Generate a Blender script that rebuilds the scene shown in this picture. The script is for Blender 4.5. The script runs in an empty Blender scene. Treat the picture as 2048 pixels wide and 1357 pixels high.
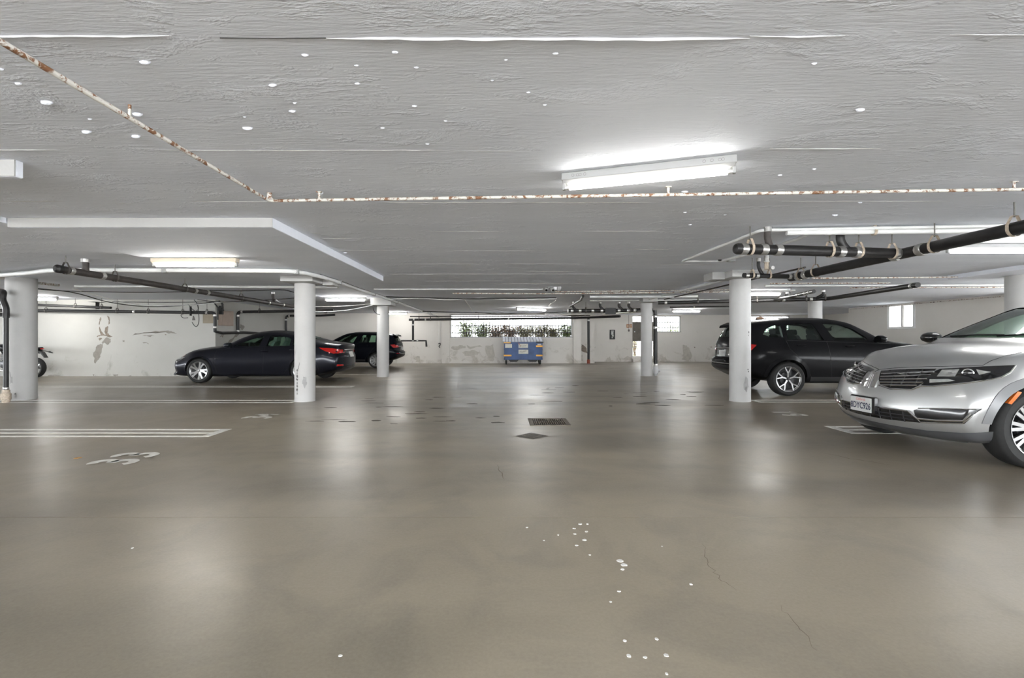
import bpy, bmesh, math, random
import numpy as np
from mathutils import Vector, Matrix, Euler
from mathutils.bvhtree import BVHTree

scene = bpy.context.scene
COL = scene.collection
PI = math.pi
rnd = random.Random(7)

# ------------------------------------------------------------------ camera
FPX, CX, CY, EYE = 960.0, 1005.0, 678.5, 1.2      # focal length in pixels, vanishing point, eye height
cam_data = bpy.data.cameras.new('camera')
cam_data.sensor_width = 36.0
cam_data.lens = FPX * 36.0 / 2048.0
cam_data.shift_x = (1024.0 - CX) / 2048.0
cam_data.shift_y = 0.0
cam_data.clip_start = 0.05
camera = bpy.data.objects.new('camera', cam_data)
COL.objects.link(camera)
camera.location = (0, 0, EYE)
camera.rotation_euler = (PI / 2, 0, 0)
scene.camera = camera

# ------------------------------------------------------------------ world: bright hazy daylight
world = bpy.data.worlds.new('daylight')
scene.world = world
world.use_nodes = True
wn = world.node_tree
wn.nodes.clear()
w_out = wn.nodes.new('ShaderNodeOutputWorld')
w_bg = wn.nodes.new('ShaderNodeBackground')
w_bg.inputs[0].default_value = (0.94, 0.973, 1.0, 1)
w_bg.inputs[1].default_value = 4.4
wn.links.new(w_bg.outputs[0], w_out.inputs[0])

# ------------------------------------------------------------------ exposure
vs = scene.view_settings
vs.view_transform = 'Standard'
vs.look = 'None'
vs.gamma = 1.0
vs.use_curve_mapping = False
vs.exposure = 2.28
TUBE_POWER = 7.5        # emission strength of the fluorescent tubes

scene.cycles.max_bounces = 6
scene.cycles.use_light_tree = False
scene.cycles.glossy_bounces = 3
scene.cycles.transmission_bounces = 4

# ------------------------------------------------------------------ measuring helpers
ZC = 2.47                # ceiling height
def at(px, py, Y):
    return Vector(((px - CX) * Y / FPX, Y, EYE - (py - CY) * Y / FPX))
def atz(px, py, z):
    Y = (z - EYE) * FPX / (CY - py)
    return Vector(((px - CX) * Y / FPX, Y, z))
def XY(px, Y):
    return (px - CX) * Y / FPX
def ZY(py, Y):
    return EYE - (py - CY) * Y / FPX

# ------------------------------------------------------------------ materials
MATS = {}
def pm(name, col, rough=0.6, metal=0.0, var=0.10, scale=6.0, bump=0.0, bscale=40.0, stretch=(1, 1, 1),
       coat=0.0, emit=None, estr=0.0, trans=0.0, alpha=1.0, spec=0.5, ior=1.45, rvar=0.0, crough=0.04):
    """A procedural material: noise-varied colour, optional relief."""
    m = bpy.data.materials.new(name)
    m.use_nodes = True
    nt = m.node_tree
    b = nt.nodes['Principled BSDF']
    tc = nt.nodes.new('ShaderNodeTexCoord')
    mp = nt.nodes.new('ShaderNodeMapping')
    mp.inputs['Scale'].default_value = stretch
    nt.links.new(tc.outputs['Object'], mp.inputs['Vector'])
    n = nt.nodes.new('ShaderNodeTexNoise')
    n.inputs['Scale'].default_value = scale
    n.inputs['Detail'].default_value = 5
    nt.links.new(mp.outputs[0], n.inputs['Vector'])
    r = nt.nodes.new('ShaderNodeValToRGB')
    r.color_ramp.elements[0].position = 0.3
    r.color_ramp.elements[1].position = 0.72
    lo = [max(0, c * (1 - var)) for c in col]
    hi = [min(1, c * (1 + var)) for c in col]
    r.color_ramp.elements[0].color = (*lo, 1)
    r.color_ramp.elements[1].color = (*hi, 1)
    nt.links.new(n.outputs['Fac'], r.inputs[0])
    nt.links.new(r.outputs[0], b.inputs['Base Color'])
    b.inputs['Roughness'].default_value = rough
    if rvar:
        mr = nt.nodes.new('ShaderNodeMapRange')
        mr.inputs[1].default_value = 0.3; mr.inputs[2].default_value = 0.7
        mr.inputs[3].default_value = max(0, rough - rvar); mr.inputs[4].default_value = min(1, rough + rvar)
        nt.links.new(n.outputs['Fac'], mr.inputs[0])
        nt.links.new(mr.outputs[0], b.inputs['Roughness'])
    b.inputs['Metallic'].default_value = metal
    b.inputs['Coat Weight'].default_value = coat
    b.inputs['Coat Roughness'].default_value = crough
    b.inputs['Specular IOR Level'].default_value = spec
    b.inputs['IOR'].default_value = ior
    b.inputs['Transmission Weight'].default_value = trans
    b.inputs['Alpha'].default_value = alpha
    if emit:
        b.inputs['Emission Color'].default_value = (*emit, 1)
        b.inputs['Emission Strength'].default_value = estr
    if bump:
        n2 = nt.nodes.new('ShaderNodeTexNoise')
        n2.inputs['Scale'].default_value = bscale
        n2.inputs['Detail'].default_value = 6
        nt.links.new(mp.outputs[0], n2.inputs['Vector'])
        bp = nt.nodes.new('ShaderNodeBump')
        bp.inputs['Strength'].default_value = bump
        bp.inputs['Distance'].default_value = 0.02
        nt.links.new(n2.outputs['Fac'], bp.inputs['Height'])
        nt.links.new(bp.outputs[0], b.inputs['Normal'])
    MATS[name] = m
    return m

def node(nt, t, **kw):
    n = nt.nodes.new(t)
    for k, v in kw.items():
        if k in n.inputs:
            n.inputs[k].default_value = v
        else:
            setattr(n, k, v)
    return n

def ramp(nt, src, stops):
    r = nt.nodes.new('ShaderNodeValToRGB')
    el = r.color_ramp.elements
    while len(el) > 1:
        el.remove(el[-1])
    el[0].position, c = stops[0][0], stops[0][1]
    el[0].color = (*c, 1) if len(c) == 3 else c
    for p, c in stops[1:]:
        e = el.new(p)
        e.color = (*c, 1)
    nt.links.new(src, r.inputs[0])
    return r.outputs[0]

def mixc(nt, fac, a, b, mode='MIX'):
    m = nt.nodes.new('ShaderNodeMix')
    m.data_type = 'RGBA'
    m.blend_type = mode
    for sock, v in ((m.inputs['Factor'], fac), (m.inputs[6], a), (m.inputs[7], b)):
        if hasattr(v, 'is_linked') or isinstance(v, bpy.types.NodeSocket):
            nt.links.new(v, sock)
        elif isinstance(v, (int, float)):
            sock.default_value = v
        else:
            sock.default_value = (*v, 1)
    return m.outputs[2]

def noise(nt, vec, scale, detail=5, rough=0.55, dist=0.0):
    n = nt.nodes.new('ShaderNodeTexNoise')
    n.inputs['Scale'].default_value = scale
    n.inputs['Detail'].default_value = detail
    n.inputs['Roughness'].default_value = rough
    n.inputs['Distortion'].default_value = dist
    nt.links.new(vec, n.inputs['Vector'])
    return n.outputs['Fac']

def mapped(nt, sc=(1, 1, 1), loc=(0, 0, 0)):
    tc = nt.nodes.new('ShaderNodeTexCoord')
    mp = nt.nodes.new('ShaderNodeMapping')
    mp.inputs['Scale'].default_value = sc
    mp.inputs['Location'].default_value = loc
    nt.links.new(tc.outputs['Object'], mp.inputs['Vector'])
    return mp.outputs[0]

def blank(name):
    m = bpy.data.materials.new(name)
    m.use_nodes = True
    MATS[name] = m
    return m, m.node_tree, m.node_tree.nodes['Principled BSDF']

def m_floor():
    m, nt, b = blank('sealed_concrete')
    v = mapped(nt)
    va = mapped(nt, (0.5, 1.0, 1))
    big = noise(nt, va, 0.30, 4, 0.5, 0.9)
    c0 = ramp(nt, big, [(0.25, (0.26, 0.222, 0.161)), (0.42, (0.358, 0.309, 0.231)), (0.60, (0.41, 0.359, 0.27)), (0.8, (0.463, 0.416, 0.328))])
    mid = noise(nt, v, 1.6, 6, 0.62, 1.2)
    c1 = mixc(nt, ramp(nt, mid, [(0.46, (0, 0, 0)), (0.66, (0.85, 0.85, 0.85))]), c0, (0.305, 0.267, 0.208))
    # old spills and tyre-worn lanes: soft, stretched along the bays
    sp = noise(nt, mapped(nt, (0.30, 1.15, 1), (3.1, 1.7, 0)), 0.75, 2.5, 0.5, 0.5)
    c2 = mixc(nt, ramp(nt, sp, [(0.47, (0, 0, 0)), (0.74, (0.9, 0.9, 0.9))]), c1, (0.15, 0.13, 0.101))
    # bays coloured darker than the aisle, mostly for the lighting, partly oily dirt
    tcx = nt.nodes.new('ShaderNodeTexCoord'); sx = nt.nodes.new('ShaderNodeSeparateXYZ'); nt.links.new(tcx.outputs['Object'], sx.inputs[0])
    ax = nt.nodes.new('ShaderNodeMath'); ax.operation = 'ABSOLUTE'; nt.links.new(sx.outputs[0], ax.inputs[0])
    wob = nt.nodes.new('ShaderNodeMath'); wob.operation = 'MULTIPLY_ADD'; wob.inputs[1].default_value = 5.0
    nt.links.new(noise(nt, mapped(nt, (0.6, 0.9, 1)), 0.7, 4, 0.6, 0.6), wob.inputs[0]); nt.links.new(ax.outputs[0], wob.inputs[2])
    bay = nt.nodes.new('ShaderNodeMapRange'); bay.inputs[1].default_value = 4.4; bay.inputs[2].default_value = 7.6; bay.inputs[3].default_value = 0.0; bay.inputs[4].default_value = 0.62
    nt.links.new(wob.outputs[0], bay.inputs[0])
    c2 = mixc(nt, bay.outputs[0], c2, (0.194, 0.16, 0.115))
    fine = noise(nt, v, 60, 2, 0.7)
    c3 = mixc(nt, 0.12, c2, ramp(nt, fine, [(0.3, (0.08, 0.07, 0.06)), (0.7, (0.42, 0.39, 0.34))]))
    nt.links.new(c3, b.inputs['Base Color'])
    rr = noise(nt, v, 0.9, 3, 0.6, 0.8)
    mr = nt.nodes.new('ShaderNodeMapRange')
    mr.inputs[1].default_value = 0.3; mr.inputs[2].default_value = 0.7
    mr.inputs[3].default_value = 0.285; mr.inputs[4].default_value = 0.40
    nt.links.new(rr, mr.inputs[0])
    nt.links.new(mr.outputs[0], b.inputs['Roughness'])
    b.inputs['Specular IOR Level'].default_value = 0.8
    bp = nt.nodes.new('ShaderNodeBump')
    bp.inputs['Strength'].default_value = 0.22
    bp.inputs['Distance'].default_value = 0.012
    nt.links.new(noise(nt, v, 5.5, 3, 0.55), bp.inputs['Height'])
    nt.links.new(bp.outputs[0], b.inputs['Normal'])
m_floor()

def m_ceiling(name='painted_soffit'):
    m, nt, b = blank(name)
    v = mapped(nt)
    vs_ = mapped(nt, (0.35, 1.6, 1))
    c0 = ramp(nt, noise(nt, vs_, 1.1, 3, 0.6), [(0.3, (0.775, 0.80, 0.87)), (0.7, (0.84, 0.865, 0.93))])
    nt.links.new(c0, b.inputs['Base Color'])
    b.inputs['Roughness'].default_value = 0.75
    # board-marked relief: long streaks plus rough honeycombed patches
    streak = noise(nt, mapped(nt, (7.0, 60.0, 1)), 1.0, 5, 0.6, 0.0)
    crumb = noise(nt, mapped(nt, (38, 62, 1)), 1.0, 4, 0.62, 0.0)
    patch = ramp(nt, noise(nt, mapped(nt, (1.1, 2.2, 1)), 1.6, 5, 0.7, 0.3), [(0.53, (0, 0, 0)), (0.66, (1, 1, 1))])
    mul = nt.nodes.new('ShaderNodeMath'); mul.operation = 'MULTIPLY'
    nt.links.new(crumb, mul.inputs[0]); nt.links.new(patch, mul.inputs[1])
    add = nt.nodes.new('ShaderNodeMath'); add.operation = 'MULTIPLY_ADD'
    nt.links.new(streak, add.inputs[0]); add.inputs[1].default_value = 0.38
    nt.links.new(mul.outputs[0], add.inputs[2])
    bp = nt.nodes.new('ShaderNodeBump')
    bp.inputs['Strength'].default_value = 0.8
    bp.inputs['Distance'].default_value = 0.014
    nt.links.new(add.outputs[0], bp.inputs['Height'])
    nt.links.new(bp.outputs[0], b.inputs['Normal'])
m_ceiling()

def m_wall(name, lo, hi, stain, s0=0.60, s1=0.74, sscale=1.0):
    m, nt, b = blank(name)
    v = mapped(nt)
    c0 = ramp(nt, noise(nt, v, 0.8, 5, 0.6), [(0.3, lo), (0.7, hi)])
    tc = nt.nodes.new('ShaderNodeTexCoord')
    sx = nt.nodes.new('ShaderNodeSeparateXYZ')
    nt.links.new(tc.outputs['Object'], sx.inputs[0])
    # rising damp: stains start near the foot of the wall and break up above it
    mr = nt.nodes.new('ShaderNodeMapRange')
    mr.inputs[1].default_value = 0.0; mr.inputs[2].default_value = 1.1
    mr.inputs[3].default_value = 0.16; mr.inputs[4].default_value = 0.0
    nt.links.new(sx.outputs[2], mr.inputs[0])
    ad = nt.nodes.new('ShaderNodeMath'); ad.operation = 'ADD'
    nt.links.new(noise(nt, v, 1.7 * sscale, 7, 0.68, 0.8), ad.inputs[0])
    nt.links.new(mr.outputs[0], ad.inputs[1])
    c1 = mixc(nt, ramp(nt, ad.outputs[0], [(s0, (0, 0, 0)), (s1, (0.8, 0.8, 0.8))]), c0, stain)
    nt.links.new(c1, b.inputs['Base Color'])
    b.inputs['Roughness'].default_value = 0.8
    bp = nt.nodes.new('ShaderNodeBump')
    bp.inputs['Strength'].default_value = 0.25
    bp.inputs['Distance'].default_value = 0.01
    nt.links.new(noise(nt, v, 14, 6, 0.65), bp.inputs['Height'])
    nt.links.new(bp.outputs[0], b.inputs['Normal'])
m_wall('wall_grey_white', (0.46, 0.452, 0.422), (0.51, 0.502, 0.472), (0.32, 0.30, 0.265), 0.68, 0.80)
m_wall('wall_cream', (0.66, 0.63, 0.59), (0.72, 0.69, 0.65), (0.42, 0.385, 0.335), 0.645, 0.79)
pm('white_paint', (0.468, 0.462, 0.452), 0.55, var=0.05, scale=3, bump=0.12, bscale=20)
pm('fixture_white', (0.36, 0.36, 0.355), 0.4, var=0.03)
pm('fixture_cream', (0.62, 0.54, 0.42), 0.5, var=0.05)
pm('conduit_white', (0.74, 0.74, 0.73), 0.45, var=0.06, scale=8)
pm('pipe_black', (0.018, 0.017, 0.017), 0.42, var=0.3, scale=9)
pm('pipe_dark_cast', (0.045, 0.038, 0.035), 0.55, var=0.35, scale=12)
pm('steel_band', (0.62, 0.61, 0.59), 0.28, metal=0.9, var=0.1, scale=30)
pm('hanger_tan', (0.50, 0.42, 0.33), 0.6, var=0.25, scale=40)
pm('rod_dark', (0.13, 0.12, 0.11), 0.5, metal=0.5)
pm('cable_black', (0.02, 0.02, 0.02), 0.55)
pm('flake_white', (0.85, 0.85, 0.83), 0.5, var=0.03)
pm('line_paint', (0.78, 0.77, 0.72), 0.5, var=0.16, scale=14)
pm('plaster_white', (0.58, 0.58, 0.59), 0.7, var=0.04)
pm('tube_on', (1, 1, 1), 0.3, emit=(1.0, 0.985, 0.93), estr=TUBE_POWER, var=0.0)
pm('tube_on_high', (1, 1, 1), 0.3, emit=(1.0, 0.985, 0.94), estr=TUBE_POWER * 3.6, var=0.0)   # high-output tubes deeper in the garage
pm('tube_on_mid', (1, 1, 1), 0.3, emit=(1.0, 0.985, 0.94), estr=TUBE_POWER * 1.8, var=0.0)
pm('tube_cap', (0.70, 0.70, 0.68), 0.3, metal=0.6)
def m_rusty():
    m, nt, b = blank('rusty_white_pipe')
    v = mapped(nt)
    c = mixc(nt, ramp(nt, noise(nt, v, 22, 6, 0.7, 0.5), [(0.50, (0, 0, 0)), (0.57, (1, 1, 1))]), (0.68, 0.655, 0.61), (0.20, 0.09, 0.04))
    nt.links.new(c, b.inputs['Base Color'])
    b.inputs['Roughness'].default_value = 0.65
m_rusty()

# ------------------------------------------------------------------ object helpers
ORG = {}
def vadd(a, b): return (a[0] + b[0], a[1] + b[1], a[2] + b[2])

class MB:
    """collects shapes into one mesh"""
    def __init__(s):
        s.v = []; s.f = []
    def add(s, verts, faces):
        o = len(s.v)
        s.v += [tuple(p) for p in verts]
        s.f += [tuple(i + o for i in f) for f in faces]
        return s
    def box(s, a, b):
        x0, y0, z0 = [min(a[i], b[i]) for i in range(3)]
        x1, y1, z1 = [max(a[i], b[i]) for i in range(3)]
        return s.add([(x0, y0, z0), (x1, y0, z0), (x1, y1, z0), (x0, y1, z0), (x0, y0, z1), (x1, y0, z1), (x1, y1, z1), (x0, y1, z1)],
                     [(0, 3, 2, 1), (4, 5, 6, 7), (0, 1, 5, 4), (1, 2, 6, 5), (2, 3, 7, 6), (3, 0, 4, 7)])
    def cbox(s, c, d, bev=0.0):
        """box about its centre, optionally with chamfered vertical and horizontal edges"""
        hx, hy, hz = d[0] / 2, d[1] / 2, d[2] / 2
        if not bev:
            return s.box((c[0] - hx, c[1] - hy, c[2] - hz), (c[0] + hx, c[1] + hy, c[2] + hz))
        rings = []
        for z, k in ((-hz, bev), (-hz + bev, 0), (hz - bev, 0), (hz, bev)):
            x, y, q = hx - k, hy - k, bev
            rings.append([(c[0] + p[0], c[1] + p[1], c[2] + z) for p in
                          ((-x + q, -y), (x - q, -y), (x, -y + q), (x, y - q), (x - q, y), (-x + q, y), (-x, y - q), (-x, -y + q))])
        return s.rings(rings)
    def rings(s, rings, close=True, caps=True):
        n = len(rings[0])
        vv = [p for r in rings for p in r]
        ff = []
        for i in range(len(rings) - 1):
            for j in range(n if close else n - 1):
                k = (j + 1) % n
                ff.append((i * n + j, i * n + k, (i + 1) * n + k, (i + 1) * n + j))
        if caps and close:
            ff.append(tuple(reversed(range(n))))
            ff.append(tuple((len(rings) - 1) * n + j for j in range(n)))
        return s.add(vv, ff)
    def tube(s, pts, r, n=10, caps=True):
        pts = [Vector(p) for p in pts]
        rs = r if isinstance(r, (list, tuple)) else [r] * len(pts)
        rings = []
        up = None
        for i, p in enumerate(pts):
            if i == 0: d = pts[1] - p
            elif i == len(pts) - 1: d = p - pts[i - 1]
            else: d = (pts[i + 1] - p).normalized() + (p - pts[i - 1]).normalized()
            d = d.normalized() if d.length > 1e-9 else Vector((0, 0, 1))
            if up is None:
                up = Vector((0, 0, 1)) if abs(d.z) < 0.9 else Vector((1, 0, 0))
            a = d.cross(up)
            if a.length < 1e-6:
                a = d.cross(Vector((1, 0, 0)))
            a.normalize()
            b = a.cross(d).normalized()
            up = b
            rings.append([tuple(p + rs[i] * (math.cos(t) * a + math.sin(t) * b)) for t in [2 * PI * k / n for k in range(n)]])
        return s.rings(rings, caps=caps)
    def lathe(s, prof, c=(0, 0, 0), axis='z', n=24, a0=0.0, a1=2 * PI):
        """prof: (radius, height) pairs"""
        full = abs(a1 - a0 - 2 * PI) < 1e-6
        m = n if full else n + 1
        rings = []
        for r, h in prof:
            ring = []
            for k in range(m):
                t = a0 + (a1 - a0) * k / n
                p = (r * math.cos(t), r * math.sin(t), h)
                if axis == 'y': p = (p[0], p[2], p[1])
                elif axis == 'x': p = (p[2], p[0], p[1])
                ring.append(vadd(p, c))
            rings.append(ring)
        return s.rings(rings, close=full, caps=False)
    def prism(s, poly, f0, f1):
        """polygon (u,v) extruded between maps f0 and f1 to 3-D"""
        n = len(poly)
        return s.add([f0(*p) for p in poly] + [f1(*p) for p in poly],
                     [tuple(range(n)), tuple(reversed(range(n, 2 * n)))] + [(i, i + n, (i + 1) % n + n, (i + 1) % n) for i in range(n)])
    def build(s, name, mat, parent=None, smooth=False, local=False, ang=0.6):
        me = bpy.data.meshes.new(name)
        o = bpy.data.objects.new(name, me)
        off = Vector((0, 0, 0))
        if parent is not None and not local:
            off = ORG.get(parent.name, Vector((0, 0, 0)))
        me.from_pydata([tuple(Vector(p) - off) for p in s.v], [], s.f)
        bm = bmesh.new(); bm.from_mesh(me)
        bmesh.ops.recalc_face_normals(bm, faces=bm.faces)
        bm.to_mesh(me); bm.free()
        if smooth:
            me.polygons.foreach_set('use_smooth', [True] * len(me.polygons))
            try:
                me.set_sharp_from_angle(angle=ang)
            except Exception:
                pass
        me.materials.append(MATS[mat] if isinstance(mat, str) else mat)
        COL.objects.link(o)
        if parent is not None:
            o.parent = parent
            ORG[o.name] = off
        return o

def tag(o, label=None, cat=None, group=None, kind=None):
    if label: o['label'] = label
    if cat: o['category'] = cat
    if group: o['group'] = group
    if kind: o['kind'] = kind
    return o

def thing(name, label, cat, loc=(0, 0, 0), group=None, rotz=0.0):
    o = bpy.data.objects.new(name, None)
    COL.objects.link(o)
    o.location = loc
    o.rotation_euler = (0, 0, rotz)
    o.empty_display_size = 0.2
    ORG[o.name] = Vector(loc)
    return tag(o, label, cat, group)

def copy_tree(o, parent=None):
    c = o.copy()
    COL.objects.link(c)
    if parent is not None:
        c.parent = parent
    for ch in list(o.children):
        copy_tree(ch, c)
    return c

def bend(pts, r=0.08, n=5):
    """round the corners of a polyline"""
    pts = [Vector(p) for p in pts]
    out = [pts[0]]
    for i in range(1, len(pts) - 1):
        a, p, b = pts[i - 1], pts[i], pts[i + 1]
        d0, d1 = (a - p), (b - p)
        k = min(r, d0.length * 0.48, d1.length * 0.48)
        p0, p1 = p + d0.normalized() * k, p + d1.normalized() * k
        for j in range(n + 1):
            t = j / n
            out.append((1 - t) ** 2 * p0 + 2 * t * (1 - t) * p + t * t * p1)
    out.append(pts[-1])
    return out

def spline(pts, n=6):
    """Catmull-Rom through 3-D points"""
    P = [Vector(p) for p in pts]
    P = [2 * P[0] - P[1]] + P + [2 * P[-1] - P[-2]]
    out = []
    for i in range(1, len(P) - 2):
        for j in range(n):
            t = j / n
            a, b, c, d = P[i - 1], P[i], P[i + 1], P[i + 2]
            out.append(0.5 * ((2 * b) + (c - a) * t + (2 * a - 5 * b + 4 * c - d) * t * t + (3 * b - a - 3 * c + d) * t ** 3))
    out.append(P[-2])
    return out
# =================================================================== the setting
XL, XR, YF = -25.0, 14.25, -9.5            # far left wall, right wall, wall behind the camera
YW, XW = 15.5, -9.27                       # left wall facing the camera and its return
YB, YB2, XJ, YJ = 23.76, 25.3, 17.0, 19.77 # back wall, recessed back wall, jog of the right wall

def struct(mb, name, mat, smooth=False):
    return tag(mb.build(name, mat, smooth=smooth), kind='structure')

def floor_mesh():
    gx0, gx1, gy0, gy1 = 0.40, 0.93, 6.66, 7.22
    xs = [XL, gx0, gx1, XJ]
    ys = [YF, 3.226, 3.232, gy0, gy1, YB2 + 0.3]
    mb = MB()
    def hole(i, j): return (j == 1) or (i == 1 and j == 3)
    for i in range(3):
        for j in range(5):
            x0, x1, y0, y1 = xs[i], xs[i + 1], ys[j], ys[j + 1]
            if not hole(i, j):
                mb.add([(x0, y0, 0), (x1, y0, 0), (x1, y1, 0), (x0, y1, 0)], [(0, 1, 2, 3)])
            else:
                d = -0.012 if j == 1 else -0.22
                mb.add([(x0, y0, 0), (x1, y0, 0), (x1, y1, 0), (x0, y1, 0), (x0, y0, d), (x1, y0, d), (x1, y1, d), (x0, y1, d)],
                       [(0, 1, 5, 4), (1, 2, 6, 5), (2, 3, 7, 6), (3, 0, 4, 7), (4, 5, 6, 7)])
    mb.box((XL, YF, -0.4), (XJ, YB2 + 0.3, -0.35))
    return mb
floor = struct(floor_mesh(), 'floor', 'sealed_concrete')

mb = MB()
mb.box((XL, YF, ZC), (XJ, YB2 + 0.3, ZC + 0.25))
ceiling = struct(mb, 'ceiling', 'painted_soffit')

def drop(x0, x1, y0, y1, z0, z1=ZC, name='drop_panel'):
    m = MB(); m.cbox(((x0 + x1) / 2, (y0 + y1) / 2, (z0 + z1) / 2 + 0.004), (x1 - x0, y1 - y0, z1 - z0 + 0.008), 0.006)
    return m.build(name, 'painted_soffit' if name == 'drop_panel' else 'white_paint', ceiling)
drop(-5.18, -2.41, 5.03, 9.71, 2.371)
drop(-9.5, -5.20, 4.95, 9.71, 2.412)
drop(-6.5, -3.45, 3.40, 3.46, 2.353)
drop(8.9, 11.5, 7.2, 9.6, 2.39)
# painted fascia of the long drop panel, a shade whiter than the soffit
for a, b, y, z0, z1 in ((-5.18, -2.41, 5.022, 2.372, 2.469), (-9.5, -5.20, 4.942, 2.413, 2.469), (-6.5, -3.45, 3.392, 2.354, 2.469)):
    m = MB(); m.box((a, y, z0), (b, y + 0.009, z1)); m.build('panel_fascia', 'white_paint', ceiling)

# fins left by the formwork joints, every 4 feet across the soffit
def fin(px0, px1, Y, h, w, mat='plaster_white'):
    x0, x1 = XY(px0, Y), XY(px1, Y)
    n = max(4, int((x1 - x0) / 0.06))
    top, bot = [], []
    r = random.Random(int(px0 * 7 + Y * 100))
    m = MB()
    rings = []
    off = 0
    for i in range(n + 1):
        x = x0 + (x1 - x0) * i / n
        off = 0.85 * off + r.uniform(-0.002, 0.002)
        k = min(1, i / 3, (n - i) / 3) * 0.8 + 0.2
        hh, ww = h * k * r.uniform(0.6, 1.15), w * k * r.uniform(0.7, 1.2)
        rings.append([(x, Y + off - ww, ZC + 0.001), (x, Y + off - ww * 0.3, ZC - hh), (x, Y + off + ww * 0.4, ZC - hh * 0.9), (x, Y + off + ww, ZC + 0.001)])
    m.rings(rings)
    return m.build('form_fin', mat, ceiling)
for a, b, Y, h, w in ((-60, 340, 2.01, 0.012, 0.006), (650, 1500, 2.025, 0.016, 0.008), (1500, 1690, 2.01, 0.010, 0.004), (1900, 2120, 2.0, 0.006, 0.003),
                      (-40, 120, 3.22, 0.014, 0.006), (320, 900, 3.225, 0.007, 0.003), (900, 1060, 3.24, 0.005, 0.003), (1540, 1760, 3.20, 0.010, 0.004),
                      (0, 130, 4.43, 0.007, 0.004), (230, 265, 4.49, 0.010, 0.005), (380, 560, 4.43, 0.006, 0.003), (760, 1300, 4.46, 0.006, 0.004), (1560, 1900, 4.42, 0.006, 0.003),
                      (620, 640, 5.75, 0.008, 0.005), (850, 1010, 5.66, 0.007, 0.004), (1160, 1330, 5.65, 0.008, 0.004), (600, 800, 6.87, 0.007, 0.004), (900, 1100, 6.90, 0.008, 0.005), (1250, 1340, 6.8, 0.007, 0.004),
                      (800, 960, 8.1, 0.010, 0.006), (1010, 1160, 8.1, 0.010, 0.008), (1320, 1440, 8.2, 0.009, 0.006), (850, 1230, 9.35, 0.010, 0.007), (780, 880, 9.4, 0.01, 0.006), (1050, 1150, 9.0, 0.012, 0.008),
                      (850, 1010, 10.5, 0.010, 0.008), (980, 1180, 11.0, 0.010, 0.008), (530, 580, 6.8, 0.008, 0.006), (640, 720, 6.05, 0.008, 0.005)):
    fin(a, b, Y, h * (0.7 if Y < 2.2 else 0.5), w * (0.75 if Y < 2.2 else 0.6), 'plaster_white' if Y < 2.2 else 'white_paint')
m = MB(); m.tube([atz(440, 76, ZC - 0.001), atz(560, 77, ZC - 0.001), atz(652, 76, ZC - 0.001)], 0.002, 5); m.build('open_joint', 'cable_black', ceiling)

# blobs of hardened plaster
def lump(px, py, s):
    c = atz(px, py, ZC)
    r = random.Random(int(px * 3 + py))
    m = MB()
    rings = []
    for k, (h, q) in enumerate(((0.0, 1.0), (0.35, 0.95), (0.75, 0.7), (1.0, 0.25))):
        rings.append([(c.x + s * q * r.uniform(0.85, 1.15) * math.cos(t), c.y + s * 0.55 * q * r.uniform(0.85, 1.15) * math.sin(t), ZC + 0.001 - h * s * 0.55)
                      for t in [2 * PI * i / 8 for i in range(8)]])
    m.rings(rings)
    return m.build('plaster_lump', 'painted_soffit', ceiling, smooth=True, ang=1.2)
for px, py, s in ((290, 124, .026), (610, 110, .016), (790, 104, .016), (1111, 107, .014), (833, 135, .014), (713, 131, .012), (715, 167, .015), (985, 161, .010),
                  (93, 204, .032), (37, 167, .018), (275, 228, .030), (272, 272, .030), (495, 256, .030), (173, 263, .030), (180, 238, .014), (590, 206, .012), (585, 222, .020),
                  (829, 212, .016), (891, 242, .012), (765, 256, .014), (855, 288, .014), (1090, 210, .012), (1720, 219, .026), (1628, 127, .014), (1057, 185, .013), (545, 170, .02),
                  (1628, 338, .018), (1370, 383, .03), (1012, 120, .010), (490, 234, .010), (1560, 350, .02), (1720, 405, .02), (1284, 316, .012), (640, 386, .03), (2, 138, .016),
                  (690, 505, .03), (560, 470, .02), (1370, 425, .02), (1380, 449, .02), (1670, 430, .03), (375, 462, .03), (700, 360, .012), (1450, 430, .016)):
    lump(px, py, s)

# ------------------------------------------------------------------ walls
def wall_boxes(name, mat, boxes):
    m = MB()
    for a, b in boxes: m.box(a, b)
    return struct(m, name, mat)
TH = 0.25
wall_left = wall_boxes('wall_left', 'wall_grey_white', [((XL, YW, 0), (XW, YW + TH, ZC))])
wall_return = wall_boxes('wall_left_return', 'wall_grey_white', [((XW - TH, YW + TH, 0), (XW, YB + TH, ZC))])
# back wall with the long planter window
W1 = (XY(901, YB), XY(1144, YB), ZY(674.5, YB), ZY(630, YB))
X2 = XY(1178, YB2)
wall_back = wall_boxes('wall_back', 'wall_cream', [((XW, YB, 0), (W1[0], YB + TH, ZC)), ((W1[1], YB, 0), (X2, YB + TH, ZC)),
                       ((W1[0], YB, 0), (W1[1], YB + TH, W1[2])), ((W1[0], YB, W1[3]), (W1[1], YB + TH, ZC)),
                       ((X2 - TH, YB + TH, 0), (X2, YB2 + TH, ZC))])
for a, b, d in ((884, 900, 0.10), (1146, 1162, 0.12)):
    m = MB(); m.box((XY(a, YB), YB - d, 0), (XY(b, YB), YB + 0.02, ZC)); m.build('pilaster', 'wall_cream', wall_back)
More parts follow.
